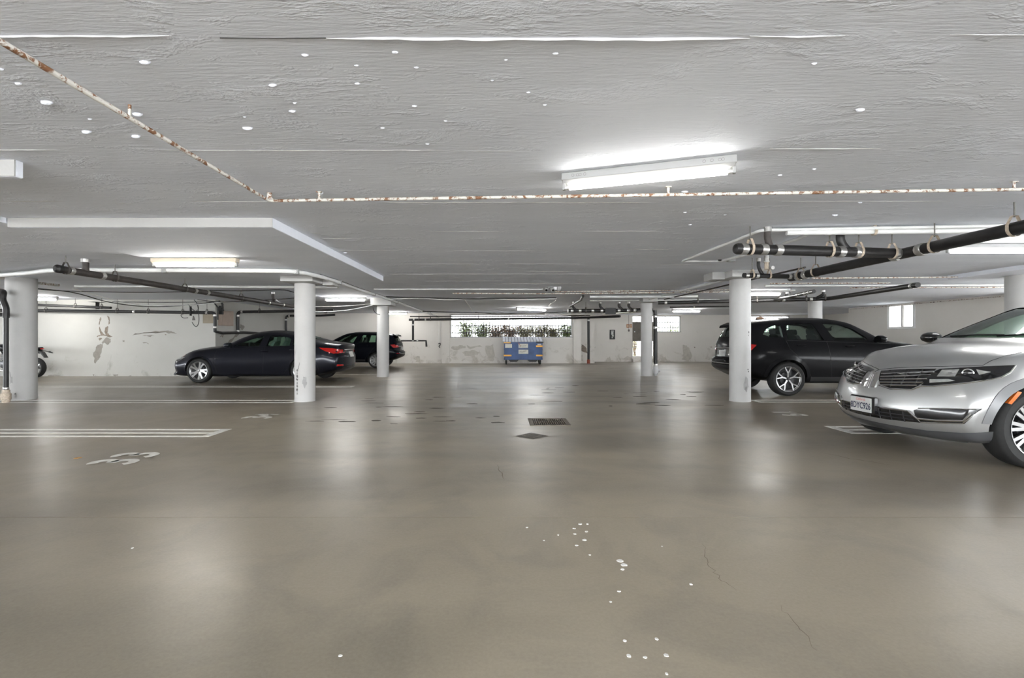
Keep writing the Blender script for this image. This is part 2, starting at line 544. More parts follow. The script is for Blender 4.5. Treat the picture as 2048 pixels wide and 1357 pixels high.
# recessed back wall: gate opening, two barred windows
D1 = (XY(1265, YB2), XY(1309, YB2), 0.0, 2.40)
W2 = (XY(1313, YB2), XY(1361, YB2), ZY(664, YB2), 2.42)
W3 = (XY(1500, YB2), XY(1579, YB2), 1.55, 2.42)
wall_back2 = wall_boxes('wall_back_recess', 'wall_cream', [
    ((X2, YB2, 0), (D1[0], YB2 + TH, ZC)), ((D1[0], YB2, D1[3]), (D1[1], YB2 + TH, ZC)), ((D1[1], YB2, 0), (W2[0], YB2 + TH, ZC)),
    ((W2[0], YB2, 0), (W2[1], YB2 + TH, W2[2])), ((W2[0], YB2, W2[3]), (W2[1], YB2 + TH, ZC)), ((W2[1], YB2, 0), (W3[0], YB2 + TH, ZC)),
    ((W3[0], YB2, 0), (W3[1], YB2 + TH, W3[2])), ((W3[0], YB2, W3[3]), (W3[1], YB2 + TH, ZC)), ((W3[1], YB2, 0), (XJ + TH, YB2 + TH, ZC))])
# right wall with the small sliding window
W4 = (XR * FPX / (1829 - CX), XR * FPX / (1777 - CX), 1.62, 2.42)
wall_right = wall_boxes('wall_right', 'wall_cream', [
    ((XR, YF, 0), (XR + TH, 12.8, 0.9)), ((XR, 12.8, 0), (XR + TH, W4[0], ZC)), ((XR, W4[1], 0), (XR + TH, YJ, ZC)), ((XR, W4[0], 0), (XR + TH, W4[1], W4[2])), ((XR, W4[0], W4[3]), (XR + TH, W4[1], ZC)),  # low parapet first; the open side above it is added for daylight
    ((XR + TH, YJ - TH, 0), (XJ, YJ, ZC)), ((XJ, YJ - TH, 0), (XJ + TH, YB2 + TH, ZC))])
# unseen wide entrance, added behind the camera to let daylight in
wall_front_unseen = wall_boxes('wall_front_unseen', 'wall_grey_white', [((XL, YF - TH, 0), (-11.0, YF, ZC)), ((11.0, YF - TH, 0), (XR + TH, YF, ZC))])
pm('pale_ground_concrete', (0.66, 0.65, 0.63), 0.85, var=0.1, scale=2)
m = MB(); m.box((-60, -40, -0.3), (60, YF, -0.01)); m.box((-60, YF, -0.3), (XL - TH, YB2 + 0.3, -0.01)); m.box((XJ + TH, YF, -0.3), (60, YB2 + 0.3, -0.01)); struct(m, 'ground_added_unseen', 'pale_ground_concrete')  # pale ground out of view, put there to bounce daylight onto the ceiling
m = MB(); m.box((-60, YB2 + 0.3, -0.3), (60, 60, -0.01)); struct(m, 'ground_garden', 'pale_ground_concrete')
wall_unseen_parapet = wall_boxes('wall_far_left_unseen_parapet', 'wall_grey_white', [((XL - TH, YF, 0), (XL, YW + TH, 0.9))])  # unseen parapet; left open above to bring in added daylight

# ------------------------------------------------------------------ stains and peeled paint on the walls
pm('damp_mark', (0.53, 0.50, 0.45), 0.85, var=0.12, scale=8)
pm('bare_render', (0.27, 0.25, 0.22), 0.85, var=0.12, scale=8)
pm('peel_brown', (0.22, 0.18, 0.145), 0.85, var=0.3, scale=18)
pm('scuff_black', (0.10, 0.095, 0.09), 0.8, var=0.5, scale=25)
pm('rub_grey', (0.34, 0.335, 0.33), 0.75, var=0.10, scale=10)
def blot_pts(poly, jit=0.12, seed=1, sub=3):
    r = random.Random(seed)
    out = []
    n = len(poly)
    for i in range(n):
        a, b = poly[i], poly[(i + 1) % n]
        L = math.hypot(b[0] - a[0], b[1] - a[1])
        for k in range(sub):
            t = k / sub
            out.append((a[0] + (b[0] - a[0]) * t + r.uniform(-jit, jit) * L * 0.6, a[1] + (b[1] - a[1]) * t + r.uniform(-jit, jit) * L * 0.6))
    return out
def wall_blot(poly, Y, mat, parent, seed=1, name='peeled_patch'):
    """irregular patch of exposed render lying on a wall that faces the camera"""
    pts = [(XY(px, Y), ZY(py, Y)) for px, py in blot_pts(poly, 0.2, seed)]
    m = MB(); m.prism(pts, lambda u, v: (u, Y - 0.003, v), lambda u, v: (u, Y + 0.001, v))
    return m.build(name, mat, parent)
sc_ = 4.524
def cl(pts): return [(p[0] / sc_, 520 + p[1] / sc_) for p in pts]
for k, (poly, mt) in enumerate((([(905, 760), (930, 770), (925, 800), (908, 850), (905, 885), (885, 905), (865, 938), (850, 930), (858, 895), (845, 870), (842, 840), (862, 825), (875, 780)], 'bare_render'),
                  ([(925, 745), (960, 700), (1000, 720), (1002, 745), (975, 772), (945, 750), (925, 770)], 'bare_render'),
                  ([(900, 600), (912, 640), (935, 670), (960, 680), (945, 650), (958, 610), (975, 600), (972, 660), (990, 680), (1022, 692), (985, 702), (955, 690), (935, 685), (900, 690), (872, 700), (885, 685), (915, 680), (903, 640)], 'peel_brown'),
                  ([(905, 520), (918, 525), (912, 545), (905, 560), (898, 590), (893, 585), (900, 550)], 'peel_brown'),
                  ([(970, 506), (985, 515), (996, 545), (990, 580), (980, 590), (985, 555), (975, 525)], 'peel_brown'),
                  ([(880, 715), (905, 705), (925, 712), (905, 730)], 'peel_brown'),
                  ([(1190, 678), (1290, 658), (1400, 645), (1520, 642), (1560, 648), (1600, 672), (1530, 655), (1400, 655), (1300, 668)], 'bare_render'),
                  ([(1290, 690), (1340, 684), (1400, 686), (1340, 695)], 'bare_render'),
                  ([(1285, 740), (1330, 752), (1350, 760), (1300, 756)], 'bare_render'),
                  ([(1110, 728), (1125, 730), (1128, 745), (1112, 743)], 'bare_render'), ([(1490, 674), (1508, 676), (1500, 684)], 'peel_brown'),
                  ([(1020, 1040), (1070, 1036), (1065, 1052), (1030, 1050)], 'bare_render'), ([(840, 1038), (855, 1040), (848, 1050)], 'peel_brown'), ([(400, 1050), (470, 1046), (550, 1049), (480, 1054)], 'bare_render'),
                  ([(1160, 1050), (1185, 1047), (1200, 1054)], 'bare_render'))):
    wall_blot(cl(poly), YW, mt, wall_left, k)
# damp and soot on the back wall
for k, (poly, mt) in enumerate((([(901, 695), (920, 691), (932, 692), (930, 699), (905, 700)], 'damp_mark'), ([(934, 692), (960, 691), (965, 695), (940, 699)], 'damp_mark'),
                  ([(970, 694), (985, 690), (990, 705), (988, 722), (978, 724), (972, 708)], 'damp_mark'), ([(926, 704), (945, 700), (962, 704), (950, 712), (930, 712)], 'damp_mark'),
                  ([(890, 714), (897, 711), (903, 722), (898, 726), (890, 725)], 'damp_mark'), ([(834, 712), (840, 714), (842, 724), (832, 725)], 'damp_mark'),
                  ([(944, 712), (950, 710), (953, 720), (946, 722)], 'damp_mark'), ([(1136, 716), (1143, 712), (1145, 724), (1134, 725)], 'damp_mark'))):
    wall_blot(poly, YB, mt, wall_back, k + 40)
for k, (poly, mt) in enumerate((([(1163, 688), (1168, 692), (1174, 697), (1175, 707), (1166, 704), (1161, 700)], 'peel_brown'), ([(1158, 714), (1165, 710), (1166, 722), (1156, 724)], 'damp_mark'),
                                )):
    wall_blot(poly, YB - 0.001, mt, wall_back, k + 60)
for k, (poly, mt) in enumerate((([(1183, 698), (1191, 694), (1186, 703), (1188, 712), (1182, 716)], 'damp_mark'), ([(1214, 716), (1220, 714), (1224, 722), (1212, 723)], 'damp_mark'),
                  ([(1248, 717), (1255, 712), (1263, 716), (1263, 722), (1250, 722)], 'damp_mark'), ([(1366, 690), (1373, 692), (1380, 700), (1384, 714), (1376, 722), (1364, 721), (1368, 706)], 'damp_mark'),
                  ([(1323, 717), (1330, 714), (1334, 722), (1322, 722)], 'damp_mark'), ([(1417, 694), (1424, 694), (1424, 696)], 'peel_brown'), ([(1388, 694), (1391, 695), (1389, 697)], 'peel_brown'))):
    wall_blot(poly, YB2, mt, wall_back2, k + 70)
# stains on the return wall beyond the sedan
def ret_blot(pts, mt, seed):
    q = blot_pts(pts, 0.22, seed)
    m = MB(); m.prism(q, lambda u, v: (XW + 0.003, u, v), lambda u, v: (XW - 0.001, u, v))
    m.build('peeled_patch', mt, wall_return)
for k, (pts, mt) in enumerate((([(15.75, 1.30), (15.95, 1.34), (15.9, 1.26)], 'peel_brown'), ([(16.0, 0.98), (16.35, 1.2), (16.75, 1.42), (16.85, 1.38), (16.5, 1.12), (16.2, 0.95)], 'bare_render'),
                  ([(17.0, 1.72), (17.25, 1.62), (17.1, 1.5), (16.95, 1.6)], 'bare_render'), ([(20.5, 2.2), (20.9, 2.24), (20.8, 2.12), (20.55, 2.12)], 'peel_brown'), ([(21.4, 1.9), (21.7, 1.93), (21.6, 1.87)], 'peel_brown'))):
    ret_blot(pts, mt, k + 90)

# ------------------------------------------------------------------ columns
def column(px, base_py, label, r=0.19, zt=ZC, scuffs=(), pos=None):
    if pos: x, y = pos
    else:
        Yc = EYE * FPX / (base_py - CY) + r
        x, y = XY(px, Yc), Yc
    t = thing('round_column', label, 'column', (x, y, 0), 'round concrete columns')
    m = MB(); m.lathe([(0.0, 0), (r + 0.004, 0), (r + 0.003, 0.02), (r, 0.05), (r, zt + 0.003), (0, zt + 0.003)], (x, y, 0), n=40)
    m.build('shaft', 'white_paint', t, smooth=True)
    for k, (a, z, da, dz, mt) in enumerate(scuffs):
        rr = random.Random(k + int(px))
        poly = blot_pts([(a - da, z), (a - da * 0.4, z + dz), (a + da * 0.6, z + dz * 0.8), (a + da, z - dz * 0.2), (a + da * 0.2, z - dz), (a - da * 0.6, z - dz * 0.7)], 0.3, k + int(px))
        q = MB(); q.prism(poly, lambda u, v: (x + (r + 0.003) * math.sin(u), y - (r + 0.003) * math.cos(u), v), lambda u, v: (x + (r - 0.004) * math.sin(u), y - (r - 0.004) * math.cos(u), v))
        q.build('scuff_mark', mt, t)
    return t
def cap(t, x0, x1, y0, y1, z0, z1):
    m = MB(); m.cbox(((x0 + x1) / 2, (y0 + y1) / 2, (z0 + z1) / 2), (x1 - x0, y1 - y0, z1 - z0), 0.006); m.build('capital', 'white_paint', t)

scA = [(-0.42, z, 0.09 + 0.05 * math.sin(z * 31), 0.022, 'scuff_black') for z in (0.16, 0.23, 0.30, 0.36, 0.43, 0.49, 0.55, 0.60)] + \
      [(-0.30 + 0.05 * k, 0.62 + 0.035 * k, 0.012, 0.03, 'scuff_black') for k in range(4)] + [(0.3, 0.47, 0.06, 0.006, 'scuff_black'), (-0.75, 0.95, 0.06, 0.05, 'rub_grey'), (0.35, 0.38, 0.22, 0.10, 'rub_grey')]
colA = column(610, 805, 'white round column in front of the sedan with black tyre scuffs at its foot', zt=2.371, scuffs=scA)
cap(colA, -4.09, -3.49, 8.82, 9.5, 2.262, 2.371)
cap(colA, -3.49, -3.29, 9.3, 9.6, 2.245, 2.371)
colB = column(1480, 805, 'white round column in front of the tail of the black SUV', scuffs=[(0.1, 0.33, 0.28, 0.12, 'rub_grey'), (0.35, 0.62, 0.1, 0.006, 'scuff_black'), (0.4, 0.58, 0.08, 0.005, 'scuff_black'), (0.45, 1.33, 0.06, 0.018, 'scuff_black'), (0.42, 1.27, 0.03, 0.01, 'scuff_black'), (0.1, 0.25, 0.04, 0.05, 'scuff_black')])
cap(colB, 4.22, 4.66, 8.82, 9.5, 2.345, 2.472)
cap(colB, 3.98, 4.22, 9.1, 9.5, 2.33, 2.472)
colC = column(43, 802, 'white round column in front of the motorcycle at the left edge', r=0.235, scuffs=[(-0.2, 0.42, 0.45, 0.14, 'rub_grey'), (-0.3, 0.28, 0.3, 0.10, 'rub_grey'), (0.4, 0.13, 0.05, 0.01, 'scuff_black')])
colD = column(766, 755, 'white round column in front of the dark hatchback')
cap(colD, -4.06, -3.43, 14.75, 15.45, 2.245, 2.472)
colE = column(1293, 753, 'white round column with a black drain pipe beside it near the gate', r=0.18)
cap(colE, 4.36, 4.82, 14.9, 15.4, 2.36, 2.472)
colF = column(1630, 753, 'white round column rising behind the roof of the black SUV', r=0.2)
colG = column(2032, 805, 'white round column behind the silver SUV at the right edge', r=0.26, pos=(9.78, 9.0), zt=2.472)
# =================================================================== fluorescent battens
def batten(a, b, label, body='fixture_white', wide=0.075, lit=True, shade=False, holes=False, z=ZC):
    ax, ay = a; bx, by = b
    L = math.hypot(bx - ax, by - ay)
    ang = math.atan2(by - ay, bx - ax)
    cx_, cy_ = (ax + bx) / 2, (ay + by) / 2
    t = thing('fluorescent_light', label, 'ceiling light', (cx_, cy_, z - 0.003), 'fluorescent battens on the ceiling', ang)
    h = L / 2
    m = MB()
    m.cbox((0, 0, -0.027), (L, wide, 0.056), 0.004)
    hs = m.build('housing', body, t, local=True)
    m = MB()     # sloped reflector under the housing
    m.prism([(-wide * 0.5, -0.055), (wide * 0.5, -0.055), (wide * 0.28, -0.072), (-wide * 0.28, -0.072)], lambda u, v: (-h + 0.01, u, v), lambda u, v: (h - 0.01, u, v))
    m.build('reflector', body, t, local=True)
    for s in (-1, 1):
        m = MB()
        m.cbox((s * (h - 0.012), 0, -0.085), (0.022, 0.034, 0.065), 0.003)
        lh = m.build('lamp_holder', 'fixture_white', t, local=True)
        m = MB(); m.tube([(s * (h - 0.023), 0, -0.102), (s * (h - 0.06), 0, -0.102)], 0.0165, 12); m.build('end_cap', 'tube_cap', lh, local=True)
    m = MB()
    m.tube([(-h + 0.055, 0, -0.102), (h - 0.055, 0, -0.102)], 0.019 if not shade else 0.03, 14)
    m.build('tube', 'tube_on_high' if cy_ > 13 or (cx_ < -6 and cy_ < 4) else 'tube_on_mid' if cy_ > 5 else 'tube_on', t, smooth=True, local=True)
    if holes:
        for x in (-0.52, -0.485, -0.465, -0.43, 0.40, 0.45, 0.50, 0.52):
            m = MB(); m.lathe([(0.009, -wide / 2 - 0.0012), (0.0105, -wide / 2 - 0.0012), (0.0105, -wide / 2 + 0.001)], (x, 0, -0.026), axis='y', n=14)
            m.build('knockout', 'rod_dark', hs, local=True)
    return t
batten((0.464, 3.71), (1.62, 3.33), 'fluorescent batten nearest the camera, hung at an angle before the rusty pipe', wide=0.10, holes=True)
batten((-5.07, 6.96), (-3.84, 6.96), 'fluorescent batten with cream housing above the left parking bays', body='fixture_cream', wide=0.11, z=2.371)
batten((-14.5, 14.15), (-13.25, 14.3), 'fluorescent batten beside the left edge column, near the motorcycle')
batten((-5.36, 14.5), (-4.12, 14.5), 'fluorescent batten between the two left columns')
batten((-5.65, 22.4), (-4.43, 22.4), 'short looking fluorescent batten right of the second left column')
batten((0.55, 19.0), (1.80, 19.75), 'fluorescent batten slanting in front of the long planter window')
batten((5.92, 6.40), (7.16, 6.40), 'fluorescent batten behind the black drain pipe at the right edge', wide=0.09)
batten((6.05, 12.55), (7.28, 12.55), 'fluorescent batten above the roof of the black SUV', wide=0.13, shade=True)
batten((7.2, 20.4), (8.42, 20.4), 'fluorescent batten in front of the small barred window by the gate')
for k, (x, y, w) in enumerate(((-2.2, -2.2, 'left behind'), (2.6, -2.6, 'right behind'), (-7.2, 2.9, 'far left beside'), (7.6, 0.3, 'far right beside'), (-0.2, -6.5, 'straight behind'), (-13.0, 5.0, 'out of view left of'))):  # out-of-view battens added as light sources; far-left one follows a ceiling shadow
    batten((x - 0.61, y), (x + 0.61, y), f'unseen fluorescent batten on the ceiling {w} the camera')
# =================================================================== car building
pm('paint_silver', (0.48, 0.485, 0.485), 0.30, metal=0.75, var=0.03, scale=2, coat=0.8)
pm('paint_charcoal', (0.014, 0.015, 0.021), 0.34, metal=0.5, var=0.05, scale=2, coat=0.4, spec=0.1, crough=0.10)
pm('paint_black', (0.006, 0.006, 0.007), 0.45, metal=0.0, var=0.05, scale=2, coat=0.2, spec=0.06, crough=0.14)
pm('paint_navy', (0.005, 0.006, 0.010), 0.45, metal=0.0, var=0.05, scale=2, coat=0.2, spec=0.06, crough=0.14)
pm('cladding', (0.02, 0.02, 0.021), 0.5, var=0.1)
pm('cladding_grey', (0.06, 0.061, 0.064), 0.45, var=0.06)
pm('gloss_black', (0.008, 0.008, 0.009), 0.15, var=0.1, coat=0.5)
pm('cabin', (0.03, 0.03, 0.032), 0.8, var=0.1)
pm('cabin_seat', (0.20, 0.225, 0.22), 0.8, var=0.1)
pm('tyre', (0.014, 0.014, 0.014), 0.75, var=0.2, scale=30)
pm('rim_silver', (0.40, 0.40, 0.40), 0.28, metal=0.9, var=0.05)
pm('rim_dark', (0.04, 0.04, 0.042), 0.4, metal=0.4, var=0.1)
pm('chrome', (0.80, 0.80, 0.80), 0.12, metal=1.0, var=0.02)
pm('lamp_red', (0.42, 0.012, 0.010), 0.15, var=0.15, scale=20, coat=1.0)
pm('lamp_amber', (0.62, 0.14, 0.02), 0.2, var=0.1, coat=0.8)
pm('lamp_clear', (0.55, 0.55, 0.54), 0.12, metal=0.6, var=0.25, scale=25, coat=1.0)
pm('plate_white', (0.55, 0.55, 0.54), 0.4, var=0.03)
pm('plate_ink', (0.03, 0.035, 0.07), 0.5)
pm('plate_red', (0.55, 0.08, 0.06), 0.5)
pm('seam', (0.008, 0.008, 0.008), 0.6)
def m_glass(name, tint, rough=0.0):
    m, nt, b = blank(name)
    nt.nodes.remove(b)
    out = nt.nodes['Material Output']
    g = nt.nodes.new('ShaderNodeBsdfGlossy'); g.inputs['Roughness'].default_value = 0.02
    t = nt.nodes.new('ShaderNodeBsdfTransparent')
    n = noise(nt, mapped(nt), 3, 2)
    nt.links.new(ramp(nt, n, [(0.3, [c * 0.97 for c in tint]), (0.7, tint)]), t.inputs[0])
    lw = nt.nodes.new('ShaderNodeLayerWeight'); lw.inputs[0].default_value = 0.5
    pw = nt.nodes.new('ShaderNodeMath'); pw.operation = 'POWER'; pw.inputs[1].default_value = 5.0
    nt.links.new(lw.outputs['Facing'], pw.inputs[0])
    fr = nt.nodes.new('ShaderNodeMath'); fr.operation = 'MULTIPLY_ADD'; fr.inputs[1].default_value = 0.90; fr.inputs[2].default_value = 0.03
    nt.links.new(pw.outputs[0], fr.inputs[0])
    mx = nt.nodes.new('ShaderNodeMixShader')
    nt.links.new(fr.outputs[0], mx.inputs[0]); nt.links.new(t.outputs[0], mx.inputs[1]); nt.links.new(g.outputs[0], mx.inputs[2])
    nt.links.new(mx.outputs[0], out.inputs[0])
m_glass('car_glass', (0.76, 0.88, 0.81))
m_glass('car_glass_dark', (0.16, 0.18, 0.18))
m_glass('car_glass_clear', (0.80, 0.86, 0.83))
m_glass('window_glass', (0.93, 0.95, 0.96))

def pchip(pairs):
    xs = np.array([p[0] for p in pairs], float); ys = np.array([p[1] for p in pairs], float)
    o = np.argsort(xs); xs, ys = xs[o], ys[o]
    h = np.diff(xs); d = np.diff(ys) / h
    n = len(xs); m = np.zeros(n)
    if n == 2:
        m[:] = d[0]
    else:
        for i in range(1, n - 1):
            if d[i - 1] * d[i] > 0:
                w1, w2 = 2 * h[i] + h[i - 1], h[i] + 2 * h[i - 1]
                m[i] = (w1 + w2) / (w1 / d[i - 1] + w2 / d[i])
        m[0], m[-1] = d[0], d[-1]
    def f(x):
        x = min(max(x, xs[0]), xs[-1])
        i = min(int(np.searchsorted(xs, x, 'right')) - 1, n - 2)
        t = (x - xs[i]) / h[i]
        return float(ys[i] * (1 + 2 * t) * (1 - t) ** 2 + m[i] * h[i] * t * (1 - t) ** 2 + ys[i + 1] * t * t * (3 - 2 * t) + m[i + 1] * h[i] * t * t * (t - 1))
    return f

def smooth01(t):
    t = min(max(t, 0.0), 1.0)
    return t * t * (3 - 2 * t)

def cr1(pts, sub):
    """Catmull-Rom (centripetal-ish) through 2-D points"""
    P = [np.array(p, float) for p in pts]
    P = [np.array((-P[1][0], P[1][1]))] + P + [np.array((-P[-2][0], P[-2][1]))]
    out = []
    for i in range(1, len(P) - 2):
        a, b, c, d = P[i - 1], P[i], P[i + 1], P[i + 2]
        L0, L1, L2 = np.linalg.norm(b - a) + 1e-6, np.linalg.norm(c - b) + 1e-6, np.linalg.norm(d - c) + 1e-6
        m1 = ((c - b) / L1 * L0 + (b - a) / L0 * L1) / (L0 + L1) * L1
        m2 = ((d - c) / L2 * L1 + (c - b) / L1 * L2) / (L1 + L2) * L1
        for k in range(sub):
            t = k / sub
            out.append(b * (1 + 2 * t) * (1 - t) ** 2 + m1 * t * (1 - t) ** 2 + c * t * t * (3 - 2 * t) + m2 * t * t * (t - 1))
    out.append(P[-2])
    return out

class CarShape:
    """lofted body: curves of section parameters along the car's length"""
    def __init__(s, K):
        s.K = K
        s.f = {k: pchip(v) for k, v in K['curves'].items()}
        s.x0, s.x1 = K['tail'], K['nose']
    def section(s, x, shrink=0.0, cav=None):
        g = {k: f(x) for k, f in s.f.items()}
        if cav:
            q = cav
            g['wb'] -= q + 0.02; g['wr'] -= q; g['zt'] -= q; g['zr'] -= q * 0.9
            zb = max(0.42, g['zs'] + 0.2)
            pts = [(0, zb), (g['wm'] - 0.2, zb), (g['wm'] - 0.13, zb + 0.05), (g['wm'] - 0.10, (zb + g['zb']) / 2), (g['wb'], g['zb']), (g['wr'], g['zr']), (0.5 * g['wr'], g['zr'] + 0.78 * (g['zt'] - g['zr'])), (0, g['zt'])]
        else:
            zr, zt = g['zr'], g['zt']
            pts = [(0, g['zs']), (g['ws'] - 0.10, g['zs']), (g['ws'], g['zs'] + 0.03), (g['wl'], g['zl']), (g['wm'], g['zm']), (g['wb'], g['zb']),
                   (g['wr'], zr), (0.55 * g['wr'], zr + 0.75 * (zt - zr)), (0, zt)]
        h = cr1(pts, 5)
        if shrink:
            zc = 0.5 * (g['zs'] + g['zt']); hh = 0.5 * (g['zt'] - g['zs']); w = g['wm']
            h = [np.array((p[0] * (1 - shrink / w), zc + (p[1] - zc) * (1 - shrink / hh))) for p in h]
        return h
    def warp(s, x, y, z):
        K = s.K
        b1 = smooth01((x - K['nose_from']) / (s.x1 - K['nose_from']))
        b0 = smooth01((K['tail_from'] - x) / (K['tail_from'] - s.x0))
        ay = abs(y)
        if b1 > 0: x = x + b1 * (s.fp(z) - K['nose_plan'] * ay ** K['nose_pow'])
        if b0 > 0: x = x - b0 * (s.rp(z) - K['tail_plan'] * ay ** K['tail_pow'])
        return x
    def mesh(s, cav=None):
        K = s.K
        s.fp = pchip(K['nose_prof']); s.rp = pchip(K['tail_prof'])
        st = []
        if cav:
            a, b = K['cabin']
            n = 26
            st = [(a + (b - a) * i / n, 0.0) for i in range(n + 1)]
        else:
            R = K.get('round', 0.06)
            for ang in (90, 68, 45, 22):
                t = math.radians(ang); st.append((s.x0 + R * (1 - math.sin(t)), R * (1 - math.cos(t))))
            n = K.get('n', 58)
            for i in range(n + 1):
                st.append((s.x0 + R + (s.x1 - s.x0 - 2 * R) * i / n, 0.0))
            for ang in (22, 45, 68, 90):
                t = math.radians(ang); st.append((s.x1 - R * (1 - math.sin(t)), R * (1 - math.cos(t))))
        rings = []
        for x, sh in st:
            h = s.section(x, sh, cav)
            full = [(p[0], p[1]) for p in h] + [(-p[0], p[1]) for p in reversed(h[1:-1])]
            rings.append([(x, p[0], p[1]) for p in full])
        V, Fc = [], []
        n = len(rings[0])
        for r in rings: V += r
        for i in range(len(rings) - 1):
            for j in range(n):
                k = (j + 1) % n
                Fc.append((i * n + j, i * n + k, (i + 1) * n + k, (i + 1) * n + j))
        # end caps as shrinking rings so the fascia has its own curvature
        for end, ring in ((0, rings[0]), (1, rings[-1])):
            base = 0 if end == 0 else (len(rings) - 1) * n
            zc = 0.5 * (min(p[2] for p in ring) + max(p[2] for p in ring))
            prev = [base + j for j in range(n)]
            for q in (0.86, 0.7, 0.52, 0.34, 0.16):
                cur = []
                for p in ring:
                    cur.append(len(V)); V.append((p[0], p[1] * q, zc + (p[2] - zc) * q))
                for j in range(n):
                    k = (j + 1) % n
                    Fc.append((prev[j], prev[k], cur[k], cur[j]) if end else (prev[k], prev[j], cur[j], cur[k]))
                prev = cur
            V.append((ring[0][0], 0, zc)); c = len(V) - 1
            for j in range(n):
                k = (j + 1) % n
                Fc.append((prev[j], prev[k], c) if end else (prev[k], prev[j], c))
        if not cav:
            V = [(s.warp(*p), p[1], p[2]) for p in V]
        return V, Fc

def raw_obj(name, V, Fc, mats):
    me = bpy.data.meshes.new(name)
    me.from_pydata(V, [], Fc)
    bm = bmesh.new(); bm.from_mesh(me)
    bmesh.ops.remove_doubles(bm, verts=bm.verts, dist=1e-5)
    bmesh.ops.recalc_face_normals(bm, faces=bm.faces)
    bm.to_mesh(me); bm.free()
    for m in mats: me.materials.append(MATS[m])
    o = bpy.data.objects.new(name, me)
    COL.objects.link(o)
    return o

def boolean_cut(body, cutters):
    for c in cutters:
        md = body.modifiers.new('cut', 'BOOLEAN')
        md.operation = 'DIFFERENCE'; md.solver = 'EXACT'; md.object = c
        try: md.material_mode = 'TRANSFER'
        except Exception: pass
    dg = bpy.context.evaluated_depsgraph_get()
    me = bpy.data.meshes.new_from_object(body.evaluated_get(dg), preserve_all_data_layers=False, depsgraph=dg)
    body.modifiers.clear()
    old = body.data
    body.data = me
    bpy.data.meshes.remove(old)
    for c in cutters:
        d = c.data
        bpy.data.objects.remove(c); bpy.data.meshes.remove(d)

def grid_poly(poly, g):
    """triangle-free subdivided polygon as (verts2d, faces)"""
    bm = bmesh.new()
    vs_ = [bm.verts.new((p[0], p[1], 0)) for p in poly]
    bm.faces.new(vs_)
    u0, u1 = min(p[0] for p in poly), max(p[0] for p in poly)
    v0, v1 = min(p[1] for p in poly), max(p[1] for p in poly)
    for ax, a, b in ((0, u0, u1), (1, v0, v1)):
        n = int((b - a) / g)
        for i in range(1, n + 1):
            c = a + (b - a) * i / (n + 1)
            co = (c, 0, 0) if ax == 0 else (0, c, 0)
            no = (1, 0, 0) if ax == 0 else (0, 1, 0)
            bmesh.ops.bisect_plane(bm, geom=bm.verts[:] + bm.edges[:] + bm.faces[:], plane_co=co, plane_no=no, dist=1e-6)
    bm.verts.index_update()
    V = [(v.co.x, v.co.y) for v in bm.verts]
    Fc = [tuple(v.index for v in f.verts) for f in bm.faces]
    B = [tuple(v.index for v in e.verts) for e in bm.edges if len(e.link_faces) == 1]
    bm.free()
    return V, Fc, B

class Skin:
    """projects outlines onto a body along x (front/rear), y (sides) or z (top)"""
    def __init__(s, V, Fc):
        s.bvh = BVHTree.FromPolygons(V, Fc)
    def hit(s, view, u, v):
        far = 6.0
        if view == 'F': o, d = Vector((far, u, v)), Vector((-1, 0, 0))
        elif view == 'R': o, d = Vector((-far, u, v)), Vector((1, 0, 0))
        elif view == 'L': o, d = Vector((u, far, v)), Vector((0, -1, 0))
        elif view == 'S': o, d = Vector((u, -far, v)), Vector((0, 1, 0))
        elif view in 'DE':      # half-left / half-right of the nose
            q = 1 if view == 'D' else -1
            k = 0.70710678
            o, d = Vector(((-u + far) * k, q * (u + far) * k, v)), Vector((-k, -q * k, 0))
        else: o, d = Vector((u, v, far)), Vector((0, 0, -1))
        loc, no, i, dist = s.bvh.ray_cast(o, d)
        if loc is None:
            p = o + d * (far - {'F': 1.9, 'R': 1.9, 'D': 1.9, 'E': 1.9}.get(view, 0.85))
            loc, no, i, dist = s.bvh.find_nearest(p)
        return loc, -d
    def patch(s, view, poly, off=0.004, thick=0.012, g=0.06):
        V, Fc, B = grid_poly(poly, g)
        top, bot = [], []
        for u, v in V:
            p, n = s.hit(view, u, v)
            top.append(tuple(p + n * off)); bot.append(tuple(p + n * (off - thick)))
        k = len(V)
        m = MB()
        m.add(top + bot, [f for f in Fc] + [tuple(i + k for i in reversed(f)) for f in Fc] + [(a, b, b + k, a + k) for a, b in B])
        return m
    def path(s, view, pts, off=0.0, step=0.05):
        out = []
        for i in range(len(pts) - 1):
            a, b = pts[i], pts[i + 1]
            n = max(1, int(math.hypot(b[0] - a[0], b[1] - a[1]) / step))
            for k in range(n):
                t = k / n
                p, nn = s.hit(view, a[0] + (b[0] - a[0]) * t, a[1] + (b[1] - a[1]) * t)
                out.append(p + nn * off)
        p, nn = s.hit(view, *pts[-1]); out.append(p + nn * off)
        return out
    def line(s, view, pts, r, off=0.0, n=6, step=0.05):
        m = MB(); m.tube(s.path(view, pts, off, step), r, n); return m

def flip(view, poly):
    """the same outline on the other flank"""
    if view in 'LS': return ('S' if view == 'L' else 'L'), list(poly)
    if view in 'DE': return ('E' if view == 'D' else 'D'), list(poly)
    return view, [(-p[0], p[1]) for p in poly]

